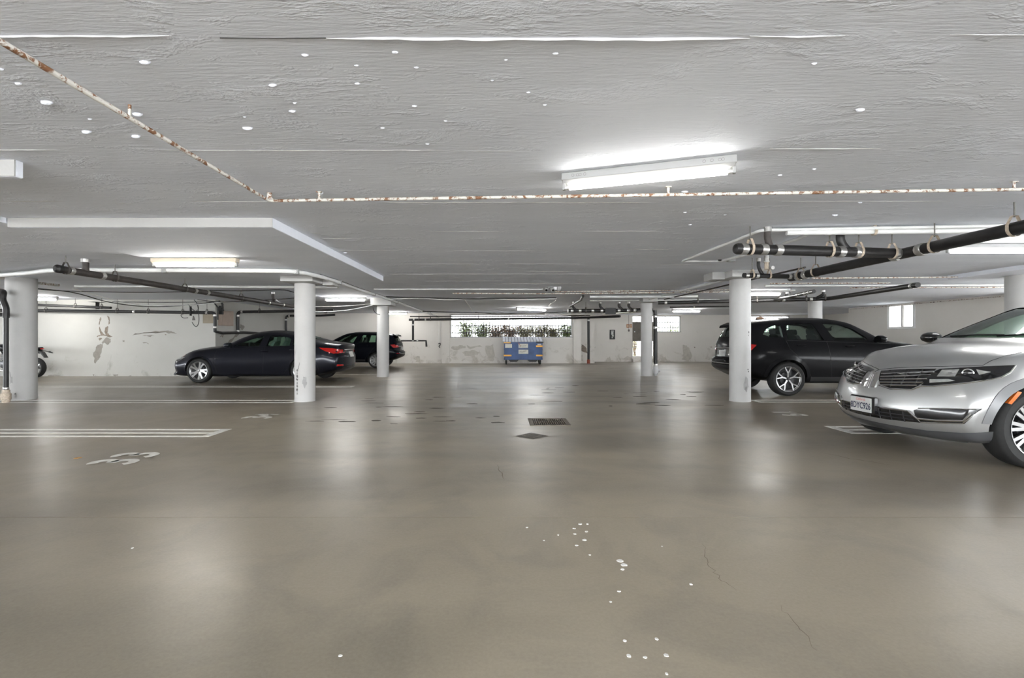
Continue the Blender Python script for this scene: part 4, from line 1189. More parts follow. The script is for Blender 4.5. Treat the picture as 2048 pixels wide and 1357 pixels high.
# ------------------------------------------------------------------ silver SUV
LSUV = dict(
    paint='paint_silver', tail=-2.45, nose=2.244, nose_from=1.35, tail_from=-1.75, nose_plan=0.376, nose_pow=1.8, tail_plan=0.32, tail_pow=2.4, round=0.05, n=70, g=0.022,
    nose_prof=[(0.20, -0.17), (0.28, -0.07), (0.36, -0.02), (0.47, 0.0), (0.6, -0.02), (0.75, -0.07), (0.84, -0.12), (0.87, -0.17)],
    tail_prof=[(0.45, -0.03), (0.6, 0.05), (0.8, 0.0), (1.18, -0.05)],
    curves=dict(
        zs=[(-2.45, .45), (-2, .32), (-1, .24), (1, .24), (1.8, .20), (2.244, .20)],
        ws=[(-2.45, .74), (-2, .84), (-1, .89), (1, .89), (1.8, .87), (2.244, .82)],
        zl=[(-2.45, .6), (-1.4, .46), (0, .44), (1.4, .45), (2.244, .42)],
        wl=[(-2.45, .8), (-1.4, .94), (0, .935), (1.4, .94), (1.9, .925), (2.244, .89)],
        zm=[(-2.45, .85), (-1.4, .85), (0, .82), (1.4, .78), (2.244, .62)],
        wm=[(-2.45, .8), (-2, .92), (-1.4, .965), (0, .955), (1.4, .965), (1.9, .95), (2.244, .91)],
        zb=[(-2.45, 1.08), (-2, 1.16), (0, 1.10), (.7, 1.09), (1.3, 1.05), (1.7, 1.0), (2.0, .92), (2.244, .80)],
        wb=[(-2.45, .7), (-2, .8), (0, .87), (.7, .87), (1.4, .87), (1.8, .85), (2.244, .80)],
        zr=[(-2.45, 1.12), (-2.2, 1.35), (-1.9, 1.48), (-1.2, 1.58), (-.5, 1.60), (-.15, 1.575), (.25, 1.43), (.7, 1.22), (.9, 1.13), (1.3, 1.09), (1.8, 1.02), (2.1, .93), (2.244, .83)],
        wr=[(-2.45, .66), (-2, .64), (-1, .63), (-.3, .63), (.3, .68), (.8, .76), (1.2, .74), (1.8, .68), (2.244, .62)],
        zt=[(-2.45, 1.16), (-2.2, 1.44), (-1.9, 1.57), (-1.2, 1.67), (-.6, 1.69), (-.2, 1.65), (.3, 1.47), (.75, 1.26), (.95, 1.18), (1.4, 1.14), (1.8, 1.07), (2.1, .97), (2.244, .87)]),
    side_windows=[[(-1.95, 1.28), (-1.85, 1.40), (-1.5, 1.47), (-1.5, 1.19)], [(-1.42, 1.18), (-1.42, 1.48), (-.6, 1.535), (-.5, 1.16)], [(-.44, 1.155), (-.5, 1.535), (-.2, 1.51), (.1, 1.39), (.50, 1.18), (.5, 1.14)]],
    screens=[([(-.70, 1.215), (.70, 1.215), (.58, 1.58), (-.58, 1.58)], -0.4, 2.0), ([(-.54, 1.22), (.54, 1.22), (.5, 1.48), (-.5, 1.48)], -3.0, -1.5)],
    mid=-0.6, cabin=(-2.12, .88), axles=(1.36, -1.424), tyre=(.375, .262, .24), track=1.69, arch=.41, arch_bottom=.36, wheel_style='ten',
    lip=0.03, lip_mat='lip_grey', mirror_mat='gloss_black', glass='car_glass', seat_x=(-0.35, -1.25), seat_top=1.44, dash_x=0.35, dash_z=1.12, seat_mat='cabin', mirror_in=(0.05, 1.46), mirror=(0.55, 0.93, 1.22),
    handles=[(-.2, 1.0), (-1.2, 1.02)],
    seams=[('D', [(-1.500, .836), (-1.46, .862), (-1.285, .893), (-1.057, .916), (-.656, .946), (-.6, .992), (-.501, 1.041), (-.396, 1.072)]),
           ('L', [(.80, 1.06), (.84, .70), (.80, .36)]), ('L', [(-.47, 1.13), (-.46, .75), (-.44, .34)])],
    patches=[('front_grille', 'gloss_black', 'D', [(-1.448, .852), (-1.283, .878), (-.985, .902), (-1.01, .86), (-1.047, .788), (-1.117, .728), (-1.168, .691), (-1.347, .681), (-1.441, .708), (-1.458, .76)], 0.004, True),
             ('headlamp', 'gloss_black', 'D', [(-1.005, .873), (-.957, .902), (-.656, .939), (-.436, .96), (-.475, .895), (-.535, .847), (-.631, .815), (-.78, .783), (-1.004, .739), (-1.096, .734), (-1.041, .807)], 0.006, True),
             ('headlamp_lens', 'lamp_clear', 'D', [(-.943, .894), (-.815, .908), (-.845, .838), (-.979, .828)], 0.010, True),
             ('headlamp_lens', 'lamp_clear', 'D', [(-1.03, .80), (-.89, .812), (-.84, .80), (-.90, .785), (-1.03, .765)], 0.010, True),
             ('headlamp_lens', 'lamp_clear', 'D', [(-.70, .91), (-.60, .89), (-.68, .86)], 0.010, True),
             ('grille_wing', 'chrome', 'D', [(-1.487, .83), (-1.452, .834), (-1.464, .76), (-1.494, .673), (-1.53, .668), (-1.51, .745)], 0.016, True),
             ('fog_recess', 'gloss_black', 'D', [(-1.149, .482), (-1.113, .506), (-.662, .557), (-.778, .404), (-1.092, .369), (-1.135, .424)], 0.004, True),
             ('lower_intake', 'gloss_black', 'F', [(-.47, .462), (-.2, .456), (.2, .456), (.47, .462), (.55, .362), (.24, .345), (-.24, .345), (-.55, .362)], 0.004, False),
             ('bumper_cladding', 'cladding_grey', 'D', [(-1.585, .215), (-1.2, .205), (-.9, .205), (-.62, .205), (-.560, .345), (-.80, .312), (-1.05, .288), (-1.27, .285), (-1.585, .290)], 0.006, True),
             ('side_marker', 'lamp_amber', 'L', [(1.575, .722), (1.545, .714), (1.630, .603), (1.660, .612)], 0.012, True),
             ('rocker_cladding', 'cladding_grey', 'L', [(-.98, .26), (.93, .26), (.93, .36), (-.98, .36)], 0.006, True),
             ('tail_lamp', 'lamp_red', 'R', [(-.8, .93), (.8, .93), (.8, 1.03), (-.8, 1.03)], 0.006, False),
             ('tail_lamp', 'lamp_red', 'L', [(-2.1, .95), (-2.4, .93), (-2.4, 1.03), (-2.1, 1.03)], 0.006, True)],
    bars=[('grille_bar', 'chrome', 'D', [(-1.437 - .004 * k, .822 - .030 * k), (a, b)], .0065, .010, True) for k, (a, b) in enumerate(((-1.001, .876), (-1.022, .842), (-1.048, .804), (-1.080, .767), (-1.125, .732)))] +
         [('grille_rib', 'rim_dark', 'D', p, .005, .008, True) for p in ([(-1.314, .849), (-1.347, .695)], [(-1.203, .87), (-1.26, .718)], [(-1.09, .885), (-1.14, .75)])] +
         [('headlamp_strip', 'chrome', 'D', [(-1.095, .727), (-1.004, .734), (-.748, .789), (-.631, .815), (-.535, .846), (-.475, .893), (-.440, .955)], .007, .006, True),
          ('grille_surround', 'chrome', 'D', [(-1.45, .70), (-1.347, .674), (-1.168, .684), (-1.10, .725)], .008, .006, True),
          ('fog_trim', 'chrome', 'D', [(-1.194, .471), (-1.12, .403), (-.973, .408), (-.784, .434), (-.735, .509)], .010, .012, True),
          ('fog_trim', 'chrome', 'D', [(-1.092, .369), (-.791, .406), (-.660, .555), (-.9, .535), (-1.113, .508)], .006, .008, True),
          ('intake_trim', 'chrome', 'F', [(-.46, .469), (-.2, .467), (.2, .467), (.46, .469)], .009, .010, False),
          ('intake_slat', 'cladding', 'F', [(-.50, .42), (0, .415), (.50, .42)], .006, .008, False), ('intake_slat', 'cladding', 'F', [(-.5, .385), (0, .378), (.5, .385)], .006, .008, False)] +
         [('intake_slat', 'cladding', 'F', [(y, .35), (y, .455)], .005, .007, True) for y in (.06, .18, .30, .42)] +
         [('wiper', 'gloss_black', 'F', [(-.55, 1.235), (-.2, 1.25), (.1, 1.245)], .010, .014, False), ('wiper', 'gloss_black', 'F', [(.05, 1.235), (.35, 1.25), (.66, 1.25)], .010, .014, False)])

def scaled(K, sx, sy, sz):
    import copy
    Q = copy.deepcopy(K)
    for k, v in Q['curves'].items():
        w = k[0] == 'w'
        Q['curves'][k] = [(x * sx, q * (sy if w else sz)) for x, q in v]
    for k in ('tail', 'nose', 'nose_from', 'tail_from', 'dash_x'): Q[k] *= sx
    for k in ('nose_prof', 'tail_prof'): Q[k] = [(z * sz, o) for z, o in Q[k]]
    def m(view, p): return [(a * (sx if view in 'LS' else sy), b * sz) for a, b in p]
    Q['side_windows'] = [m('L', p) for p in Q['side_windows']]
    Q['screens'] = [(m('F', p), a * sx, b * sx) for p, a, b in Q['screens']]
    Q['cabin'] = tuple(a * sx for a in Q['cabin']); Q['axles'] = tuple(a * sx for a in Q['axles'])
    Q['seams'] = [(v, m(v, p)) for v, p in Q['seams']]
    Q['patches'] = [(n, mt, v, m(v, p), o, b) for n, mt, v, p, o, b in Q['patches']]
    Q['bars'] = [(n, mt, v, m(v, p), r, o, b) for n, mt, v, p, r, o, b in Q['bars']]
    Q['handles'] = m('L', Q['handles']); Q['seat_x'] = tuple(a * sx for a in Q['seat_x'])
    Q['mirror_in'] = (Q['mirror_in'][0] * sx, Q['mirror_in'][1] * sz); Q['mirror'] = (Q['mirror'][0] * sx, Q['mirror'][1] * sy, Q['mirror'][2] * sz)
    Q['seat_top'] *= sz; Q['dash_z'] *= sz; Q['track'] *= sy
    return Q
HATCH = scaled(XSUV, 0.93, 0.95, 0.895)
HATCH.update(paint='paint_navy', tyre=(.325, .235, .21), arch=.365, arch_bottom=.32, lip=0.012, wheel_style='ten', glass='car_glass')

sedan, sedan_skin = build_car('sedan', 'charcoal four-door sedan parked nose to the left behind the scuffed column', 'car', SEDAN, (-6.865, 13.98, 0), PI)
black_suv, black_skin = build_car('sport_utility_vehicle', 'black compact SUV with black and silver five-spoke wheels parked nose to the right', 'car', XSUV, (7.43, 11.0, 0), 0)
hatch, hatch_skin = build_car('hatchback', 'dark navy hatchback with red tail lamps half hidden behind the sedan', 'car', HATCH, (-6.53, 20.6, 0), PI)
silver_suv, silver_skin = build_car('sport_utility_vehicle', 'silver luxury SUV with split-wing grille and California plate at the right edge', 'car', LSUV, (4.85 + 1.424, 5.345, 0), PI)

def text_mesh(txt, size, place, mat, parent, name, shear=0.0, sx=1.0, bold=0.0):
    """flat lettering; place maps (u,v) centred on the text to 3-D"""
    cu = bpy.data.curves.new('txt', 'FONT')
    cu.body = txt; cu.size = size; cu.align_x = 'CENTER'; cu.align_y = 'CENTER'; cu.shear = shear
    cu.resolution_u = 3
    cu.offset = size * bold
    to = bpy.data.objects.new('txt', cu); COL.objects.link(to)
    dg = bpy.context.evaluated_depsgraph_get()
    me = bpy.data.meshes.new_from_object(to.evaluated_get(dg), depsgraph=dg)
    vv = [place(v.co.x * sx, v.co.y) for v in me.vertices]
    m = MB(); m.add(vv, [tuple(p.vertices) for p in me.polygons])
    bpy.data.objects.remove(to); bpy.data.curves.remove(cu); bpy.data.meshes.remove(me)
    return m.build(name, mat, parent, local=True)

# number plate of the silver SUV
PX = 2.262
m = MB(); m.cbox((PX - 0.012, 0.0, .472), (0.05, .352, .190), 0.008); holder = m.build('plate_holder', 'gloss_black', silver_suv, local=True)
m = MB(); m.cbox((PX + 0.016, -0.008, .474), (0.008, .305, .158), 0.002); m.build('license_plate', 'plate_white', holder, local=True)
text_mesh('8DYC926', 0.098, lambda u, v: (PX + 0.0212, u - 0.008, .458 + v), 'plate_ink', holder, 'plate_number', sx=0.74, bold=0.022)
text_mesh('California', 0.042, lambda u, v: (PX + 0.0212, u - 0.008, .530 + v), 'plate_red', holder, 'plate_state', shear=0.3, sx=0.85)
# badge: an upright four-pointed star in a frame
m = MB()
bx = 2.19
for a, b in (((-.026, .668), (.026, .668)), ((.026, .668), (.022, .806)), ((.022, .806), (-.022, .806)), ((-.022, .806), (-.026, .668)), ((0, .66), (0, .815)), ((-.026, .737), (.026, .737))):
    pa = silver_skin.hit('F', *a)[0]; pb = silver_skin.hit('F', *b)[0]
    m.tube([pa + Vector((.012, 0, 0)), pb + Vector((.012, 0, 0))], .0055, 6)
m.build('badge', 'chrome', silver_suv, local=True)
# projector lamps
for s_, vw in ((1, 'D'), (-1, 'E')):
    p, n = silver_skin.hit(vw, -.755, .872)
    m = MB(); rings = []
    for r_, h_ in ((.044, -.01), (.044, .007), (.036, .010), (.034, .004)):
        rings.append((r_, h_))
    a1 = Vector((0, 0, 1)); a2 = n.cross(a1).normalized()
    m.rings([[tuple(p + n * h_ + (a1 * math.cos(t) + a2 * math.sin(t)) * r_) for t in [2 * PI * i / 20 for i in range(20)]] for r_, h_ in rings], caps=False)
    pr = m.build('projector_ring', 'chrome', silver_suv, smooth=True, local=True)
    m = MB(); m.rings([[tuple(p + n * h_ + (a1 * math.cos(t) + a2 * math.sin(t)) * r_) for t in [2 * PI * i / 20 for i in range(20)]] for r_, h_ in ((.035, .004), (.028, .009), (.014, .012), (.002, .013))])
    m.build('projector_lens', 'gloss_black', pr, smooth=True, local=True)
# roof fin of the black SUV
m = MB(); m.prism([(-1.62, 1.63), (-1.60, 1.70), (-1.52, 1.715), (-1.42, 1.66), (-1.42, 1.64)], lambda u, v: (u, -.03, v), lambda u, v: (u, .03, v))
pm('fin_brown', (0.22, 0.10, 0.04), 0.4); m.build('roof_fin', 'fin_brown', black_suv, local=True)
m = MB(); m.prism([(-2.24, 1.46), (-2.22, 1.52), (-2.05, 1.59), (-2.0, 1.55)], lambda u, v: (u, -.50, v), lambda u, v: (u, .50, v)); m.build('roof_spoiler', 'paint_black', black_suv, local=True)
m = MB(); m.prism([(-2.09, 1.31), (-2.07, 1.36), (-1.95, 1.41), (-1.9, 1.40)], lambda u, v: (u, -.50, v), lambda u, v: (u, .50, v)); m.build('roof_spoiler', 'paint_navy', hatch, local=True)
# =================================================================== pipes, conduits and cables
def ring_band(p, d, r, w, mat, parent, name='coupling'):
    d = Vector(d).normalized()
    m = MB()
    m.tube([p - d * w / 2, p - d * w / 2 * 0.8, p + d * w / 2 * 0.8, p + d * w / 2], [r * 1.06, r * 1.14, r * 1.14, r * 1.06], 14)
    o = m.build(name, mat, parent, smooth=True, ang=0.7)
    return o
def hanger(p, d, r, parent, mat='hanger_tan', top=ZC, w=0.028):
    """clevis hanger: strap round the pipe, yoke above it, threaded rod to the soffit"""
    d = Vector(d).normalized(); d.z = 0
    side = d.cross(Vector((0, 0, 1))).normalized()
    m = MB()
    pts = []
    for k in range(13):
        a = PI * 1.0 + PI * k / 12
        pts.append(p + side * math.cos(a) * (r + 0.006) + Vector((0, 0, math.sin(a) * (r + 0.006))))
    up = r + 0.055
    pts = [p + side * -0.4 * r + Vector((0, 0, up))] + [p + side * -(r + 0.006) + Vector((0, 0, r * 0.5))] + pts + [p + side * (r + 0.006) + Vector((0, 0, r * 0.5))] + [p + side * 0.4 * r + Vector((0, 0, up))]
    V, Fc = [], []
    for q in pts:
        V += [tuple(q - d * w / 2), tuple(q + d * w / 2)]
    n = len(pts)
    Fc = [(2 * i, 2 * i + 2, 2 * i + 3, 2 * i + 1) for i in range(n - 1)] + [(2 * n - 2, 0, 1, 2 * n - 1)]
    V2 = [tuple(Vector(v) + (Vector(v) - p).normalized() * 0.004) for v in V]
    m.add(V, Fc); m.add(V2, Fc)
    h = m.build('hanger', mat, parent)
    m = MB(); m.tube([p + Vector((0, 0, up - 0.01)), Vector((p.x, p.y, top - 0.001))], 0.006, 6); m.build('hanger_rod', 'rod_dark', h)
    return h
def pipe(label, pts, r, mat='conduit_white', cat='pipe', name='pipe', couplings=(), hangers=(), fil=0.08, top=ZC, band='steel_band', hmat='hanger_tan', group=None, n=10, extra=None):
    pts = [Vector(p) for p in pts]
    t = thing(name, label, cat, tuple(pts[0]), group)
    m = MB(); m.tube(bend(pts, fil), r, n)
    m.build('pipe_run', mat, t, smooth=True, ang=0.9)
    def where(c):
        i, k = int(c), c - int(c)
        return pts[i] + (pts[i + 1] - pts[i]) * k, pts[i + 1] - pts[i]
    for c in couplings:
        p, d = where(c); ring_band(p, d, r, max(0.05, r * 1.3), band, t)
    for c in hangers:
        p, d = where(c); hanger(p, d, r, t, hmat, top)
    if extra: extra(t)
    return t
def wye(t, foot, top, r, lean, mat='pipe_black', collar=True):
    """curved branch dropping from the soffit into a run"""
    foot, top = Vector(foot), Vector(top)
    mid = Vector((top.x, top.y, foot.z + 0.5 * (top.z - foot.z)))
    m = MB(); m.tube(spline([top, mid, foot + Vector(lean) * -0.45 + Vector((0, 0, 0.03)), foot], 5), r, 10)
    b = m.build('branch', mat, t, smooth=True, ang=0.9)
    if collar:
        m = MB(); m.tube([top - Vector((0, 0, 0.055)), top - Vector((0, 0, 0.002))], r * 1.18, 12); m.build('collar', 'steel_band', b, smooth=True, ang=0.7)
    return b

# ---- rusty sprinkler line near the camera
zs_ = 2.398
p0, p1 = Vector((-2.02, 1.0, zs_)), Vector((-2.02, 4.16, zs_))
pe = Vector((5.6, 3.80, zs_ + 0.01))
def sprinkler_bits(t):
    for px, x in ((640, -1.58), (1324, 1.38), (2023, 4.12)):
        y = 4.16 + (x + 2.02) / 7.62 * (3.80 - 4.16)
        m = MB(); m.cbox((x, y - 0.004, (zs_ + ZC) / 2), (0.022, 0.008, ZC - zs_ - 0.002), 0.002); m.cbox((x, y - 0.004, ZC - 0.004), (0.05, 0.03, 0.007), 0.002)
        m.build('strap', 'rusty_white_pipe', t)
    m = MB(); m.lathe([(0.0, 0.0), (0.035, 0.0), (0.035, 0.012), (0.02, 0.016), (0.02, 0.06)], (-2.02, 4.16, ZC - 0.062), n=14); m.build('elbow_rose', 'rusty_white_pipe', t)
    m = MB(); m.tube([(-2.02, 2.6, zs_), (-2.02, 2.6, ZC - 0.001)], 0.008, 6); m.build('strap', 'rusty_white_pipe', t)
pipe('thin rusty white sprinkler pipe crossing the ceiling behind the nearest batten', [p0, p1, pe], 0.0135, 'rusty_white_pipe', fil=0.05, extra=sprinkler_bits)

# ---- black drain, upper right
zd = 2.21
def at_zd(px, py): return atz(px, py, zd)
e0, e1 = at_zd(1474, 498), at_zd(1806, 507.5)
d1 = (e1 - e0)
def frac(px): return (px - 1474) / (1806 - 1474)
def right_bits(t):
    m = MB(); m.tube([e0 - d1.normalized() * 0.03, e0 - d1.normalized() * 0.02, e0, e0 + d1.normalized() * 0.06], [0.03, 0.052, 0.062, 0.062], 14); m.build('end_plug', 'pipe_black', t, smooth=True)
    f = e0 + d1 * frac(1548); wye(t, f, (f.x - 0.09, f.y, ZC), 0.036, (0.12, 0, 0), 'pipe_dark_cast')
    f = e0 + d1 * frac(1700); wye(t, f, (f.x - 0.13, f.y, ZC), 0.047, (0.14, 0, 0))
pipe('black cast drain pipe on tan clevis hangers ending in a plug, upper right', [e0, e1], 0.058, 'pipe_black', 'drain pipe', 'drain_pipe',
     couplings=[frac(x) for x in (1486, 1524, 1552, 1676, 1709, 1790)], hangers=[frac(x) for x in (1499, 1655, 1714, 1783)], extra=right_bits)
mx = e1.x
pipe('long black drain main running back from the right edge above the SUVs', [(mx + 0.03, 2.4, zd + 0.03), (mx, 5.65, zd), (mx - 0.08, 7.75, zd - 0.02)], 0.062, 'pipe_black', 'drain pipe', 'drain_pipe', fil=0.02,
     couplings=[0.93, 1.06, 1.9, 1.82], hangers=[0.63, 0.88, 1.72, 1.88])
zb_ = 2.19
f0, f1 = atz(1487, 551, zb_), Vector((mx - 0.1, 7.62, zb_))
def short_bits(t):
    f = f0 + (f1 - f0) * 0.42; wye(t, f, (f.x - 0.10, f.y, ZC), 0.026, (0.10, 0, 0))
pipe('short black drain branch beside the capital of the right near column', [f0, f1], 0.037, 'pipe_black', 'drain pipe', 'drain_pipe', couplings=[0.06, 0.26, 0.9], hangers=[0.17, 0.5], extra=short_bits)
# white water lines above the drain
a = atz(1366, 522, 2.44); b = atz(1522, 461, 2.435)
pipe('thin white water pipe bent across the ceiling above the black drain', [a, b, (6.4, 5.16, 2.435)], 0.019, 'conduit_white', fil=0.06, hangers=[], couplings=[1.35, 1.72], band='conduit_white')
c0 = atz(1573, 466, 2.40)
def pvc_marks(t):
    pass
pv = pipe('thick white water pipe marked 20 above the black drain', [c0, (c0.x + 1.9, c0.y - 0.1, 2.40), (7.4, c0.y - 0.35, 2.41)], 0.029, 'conduit_white', fil=0.02, couplings=[0.24], band='conduit_white', hangers=[0.5, 1.3])
for dx in (0.16, 1.36):
    to = text_mesh('20', 0.05, lambda u, v: (dx + u * 1.2, -0.0300, v), 'plate_ink', pv, 'pipe_number')
pipe('short grey conduit running back under the white water pipe', [atz(1612, 471, 2.43), atz(1545, 496, 2.43), atz(1440, 523, 2.44)], 0.02, 'conduit_white', fil=0.02)
pipe('thin white ceiling conduit left of the right near column', [atz(1364, 523, 2.45), atz(1432, 523, 2.45), atz(1468, 521, 2.45)], 0.014, 'conduit_white')
t = thing('junction_box', 'small white junction box on the ceiling left of the right near column', 'box', (atz(1462, 522, ZC).x, atz(1462, 522, ZC).y, ZC))
m = MB(); q = atz(1462, 521, ZC - 0.03); m.cbox(tuple(q), (0.12, 0.07, 0.05), 0.008); m.build('cover', 'fixture_white', t)
m = MB(); m.tube([q + Vector((-0.05, 0, 0)), q + Vector((-0.18, 0.05, 0.01))], 0.012, 6); m.build('cable_gland', 'cable_black', t)
t = thing('pipe_stub', 'pale cylindrical pipe stub hanging from the ceiling under the black drain', 'pipe', (4.05, 7.25, ZC))
m = MB(); q = atz(1533, 512, ZC); m.lathe([(0, 0), (0.034, 0), (0.034, -0.08), (0.044, -0.085), (0.044, -0.10), (0, -0.10)], (q.x, q.y, ZC), n=16); ORG[t.name] = Vector((q.x, q.y, ZC)); t.location = (q.x, q.y, ZC)
m.build('collar', 'steel_band', t, smooth=True); m = MB(); m.lathe([(0.03, -0.10), (0.03, -0.21), (0, -0.215)], (q.x, q.y, ZC), n=16); m.build('stub', 'hanger_tan', t, smooth=True)

# ---- left: black drain running back over the bays
zl_ = 2.20
g0 = atz(116, 538, zl_); g1 = Vector((-6.10, 16.6, zl_ - 0.06))
def left_bits(t):
    d = (g1 - g0).normalized()
    m = MB(); m.tube([g0 - d * 0.05, g0 - d * 0.02, g0 + d * 0.05], [0.03, 0.058, 0.058], 14); m.build('end_plug', 'pipe_black', t, smooth=True)
    f = g0 + (g1 - g0) * 0.045; m = MB(); m.tube([(f.x, f.y, f.z), (f.x, f.y, 2.412 - 0.05)], 0.045, 12); b_ = m.build('branch', 'pipe_dark_cast', t, smooth=True)
    m = MB(); m.tube([(f.x, f.y, 2.412 - 0.05), (f.x, f.y, 2.411)], 0.06, 14); m.build('collar', 'steel_band', b_, smooth=True)
    f = g0 + (g1 - g0) * 0.64; wye(t, f, (f.x, f.y - 0.15, ZC), 0.04, (0, 0.12, 0), 'pipe_dark_cast')
pipe('long black drain pipe running back across the left bays from a plugged end', [g0, g1], 0.052, 'pipe_dark_cast', 'drain pipe', 'drain_pipe', couplings=[0.02, 0.075, 0.30, 0.34, 0.6, 0.68], hangers=[0.012, 0.10, 0.27, 0.47], hmat='rod_dark', top=2.44, extra=left_bits)
# white conduit along the left columns
pts = [atz(-60, 556, 2.33), atz(60, 546, 2.33), atz(118, 541, 2.33), atz(330, 541, 2.33), atz(540, 542, 2.325)]
pts2 = [Vector((-3.45, 8.05, 2.325)), Vector((-3.29, 8.6, 2.325)), Vector((-3.26, 9.6, 2.33)), Vector((-3.34, 11.0, 2.35)), Vector((-3.37, 12.6, 2.37)), Vector((-3.36, 15.3, 2.38)), Vector((-3.40, 18.5, 2.38)), Vector((-3.35, 21.5, 2.36)), Vector((-3.12, 23.3, 2.26))]
t = thing('conduit', 'fat white flexible conduit sweeping across the left bays and back past the columns', 'conduit', tuple(pts[0]))
m = MB(); m.tube(spline(pts + pts2, 5), 0.036, 10); m.build('conduit_run', 'conduit_white', t, smooth=True, ang=1.2)
for k in (3, 5, 7, 9, 10):
    q = (pts + pts2)[k]; m = MB(); m.cbox(tuple(q), (0.085, 0.085, 0.085), 0.01); m.build('saddle', 'fixture_white', t)
m = MB(); m.tube(spline([p + Vector((0.0, 0.05, 0.035)) for p in pts2[1:]], 5), 0.012, 6); m.build('side_cable', 'cable_black', t, smooth=True)
pipe('white pipe crossing behind the black drain with flaking paint', [atz(150, 573, 2.41), atz(232, 573, 2.41), atz(400, 573.5, 2.41), atz(676, 575, 2.405), atz(676, 571, 2.44)], 0.030, 'conduit_white', fil=0.03, couplings=[1.9, 2.5], band='conduit_white')
pipe('white pipe stub left of the black drain behind the left edge column', [atz(-20, 553, 2.40), atz(70, 566, 2.40), atz(118, 571, 2.405)], 0.028, 'rusty_white_pipe', fil=0.02, couplings=[1.1, 1.85], band='steel_band')
# ---- black pipes along the left wall
zw = 2.08
def wallpt(px, py, Y=15.36): return at(px, py, Y)
w0 = at(-40, 621, 15.36)
pts = [w0, at(200, 623, 15.36), at(430, 626, 15.36), at(430, 660, 15.36)]
def wb(t):
    m = MB(); m.tube([pts[3], pts[3] + Vector((0.0, 0.0, -0.05)), Vector((XW + 0.09, 15.7, pts[3].z - 0.10)), Vector((XW + 0.09, 17.0, 1.43)), Vector((XW + 0.09, 21.5, 1.33))], 0.05, 10); m.build('lower_run', 'pipe_black', t, smooth=True, ang=0.9)
pipe('black drain pipe along the left wall dropping beside the beige panel', pts, 0.05, 'pipe_black', 'drain pipe', 'drain_pipe', fil=0.12, couplings=[1.3, 1.93, 2.15, 2.85], hangers=[0.55, 1.15, 1.42, 1.72, 1.93], hmat='rod_dark', extra=wb)
pts = [(XW + 0.09, 16.65, 1.40), (XW + 0.09, 16.65, 2.14), (-7.3, 16.65, 2.17), (-5.9, 16.75, 2.19)]
pipe('black drain riser on the return wall nearest the beige panel', pts, 0.05, 'pipe_black', 'drain pipe', 'drain_pipe', fil=0.12, couplings=[0.1, 0.82, 1.08], hangers=[1.4], hmat='rod_dark')
pts = [(XW + 0.09, 20.35, 1.34), (XW + 0.09, 20.35, 2.18), (-7.7, 20.35, 2.19), (-7.1, 20.35, 2.23)]
pipe('black drain riser on the return wall behind the sedan roof', pts, 0.045, 'pipe_black', 'drain pipe', 'drain_pipe', fil=0.12, couplings=[0.8, 1.1], hangers=[1.7], hmat='rod_dark')
pipe('second black pipe high on the left wall ending at a bracket', [at(-20, 607, 14.9), at(120, 612, 14.9), at(222, 616, 14.9)], 0.04, 'pipe_black', 'drain pipe', 'drain_pipe', couplings=[0.5], hangers=[1.3, 1.82], hmat='rod_dark')
t = thing('bracket', 'black steel bracket on the left wall above the peeled patch', 'bracket', tuple(at(197, 605, 15.2)))
m = MB(); m.box(at(191, 604, 15.0), at(199, 619, 15.15)); m.build('plate', 'pipe_black', t); m = MB(); m.box(at(190, 604, 15.0), at(199, 606, 15.45)); m.build('arm', 'pipe_black', t)
# vertical drain in front of the left edge column
xv, yv = XY(12, 9.05), 9.05
def vb(t):
    m = MB(); m.tube(spline([(xv - 0.3, yv + 0.2, 2.12), (xv - 0.08, yv + 0.03, 2.08), (xv - 0.06, yv, 1.95), (xv, yv, 1.78), (xv, yv, 1.6)], 4), 0.05, 10); m.build('offset_bend', 'pipe_black', t, smooth=True)
    m = MB(); m.lathe([(0, 0.0), (0.06, 0.0), (0.06, 0.05), (0.075, 0.055), (0.075, 0.17), (0.058, 0.19), (0.058, 0.24), (0, 0.24)], (xv, yv, 0.0), n=18); m.build('clean_out', 'hanger_tan', t, smooth=True)
    m = MB(); m.tube([(xv - 0.05, yv, 0.11), (xv - 0.14, yv - 0.01, 0.11)], 0.055, 12); m.build('clean_out_plug', 'hanger_tan', t, smooth=True)
    m = MB(); m.tube([(xv - 1.5, yv + 0.02, 1.66), (xv, yv + 0.02, 1.66)], 0.04, 10); m.build('side_branch', 'pipe_black', t, smooth=True)
pipe('black vertical drain pipe standing beside the left edge column', [(xv, yv, 0.22), (xv, yv, 1.75)], 0.04, 'pipe_black', 'drain pipe', 'drain_pipe', couplings=[0.03, 0.93, 0.985], extra=vb)

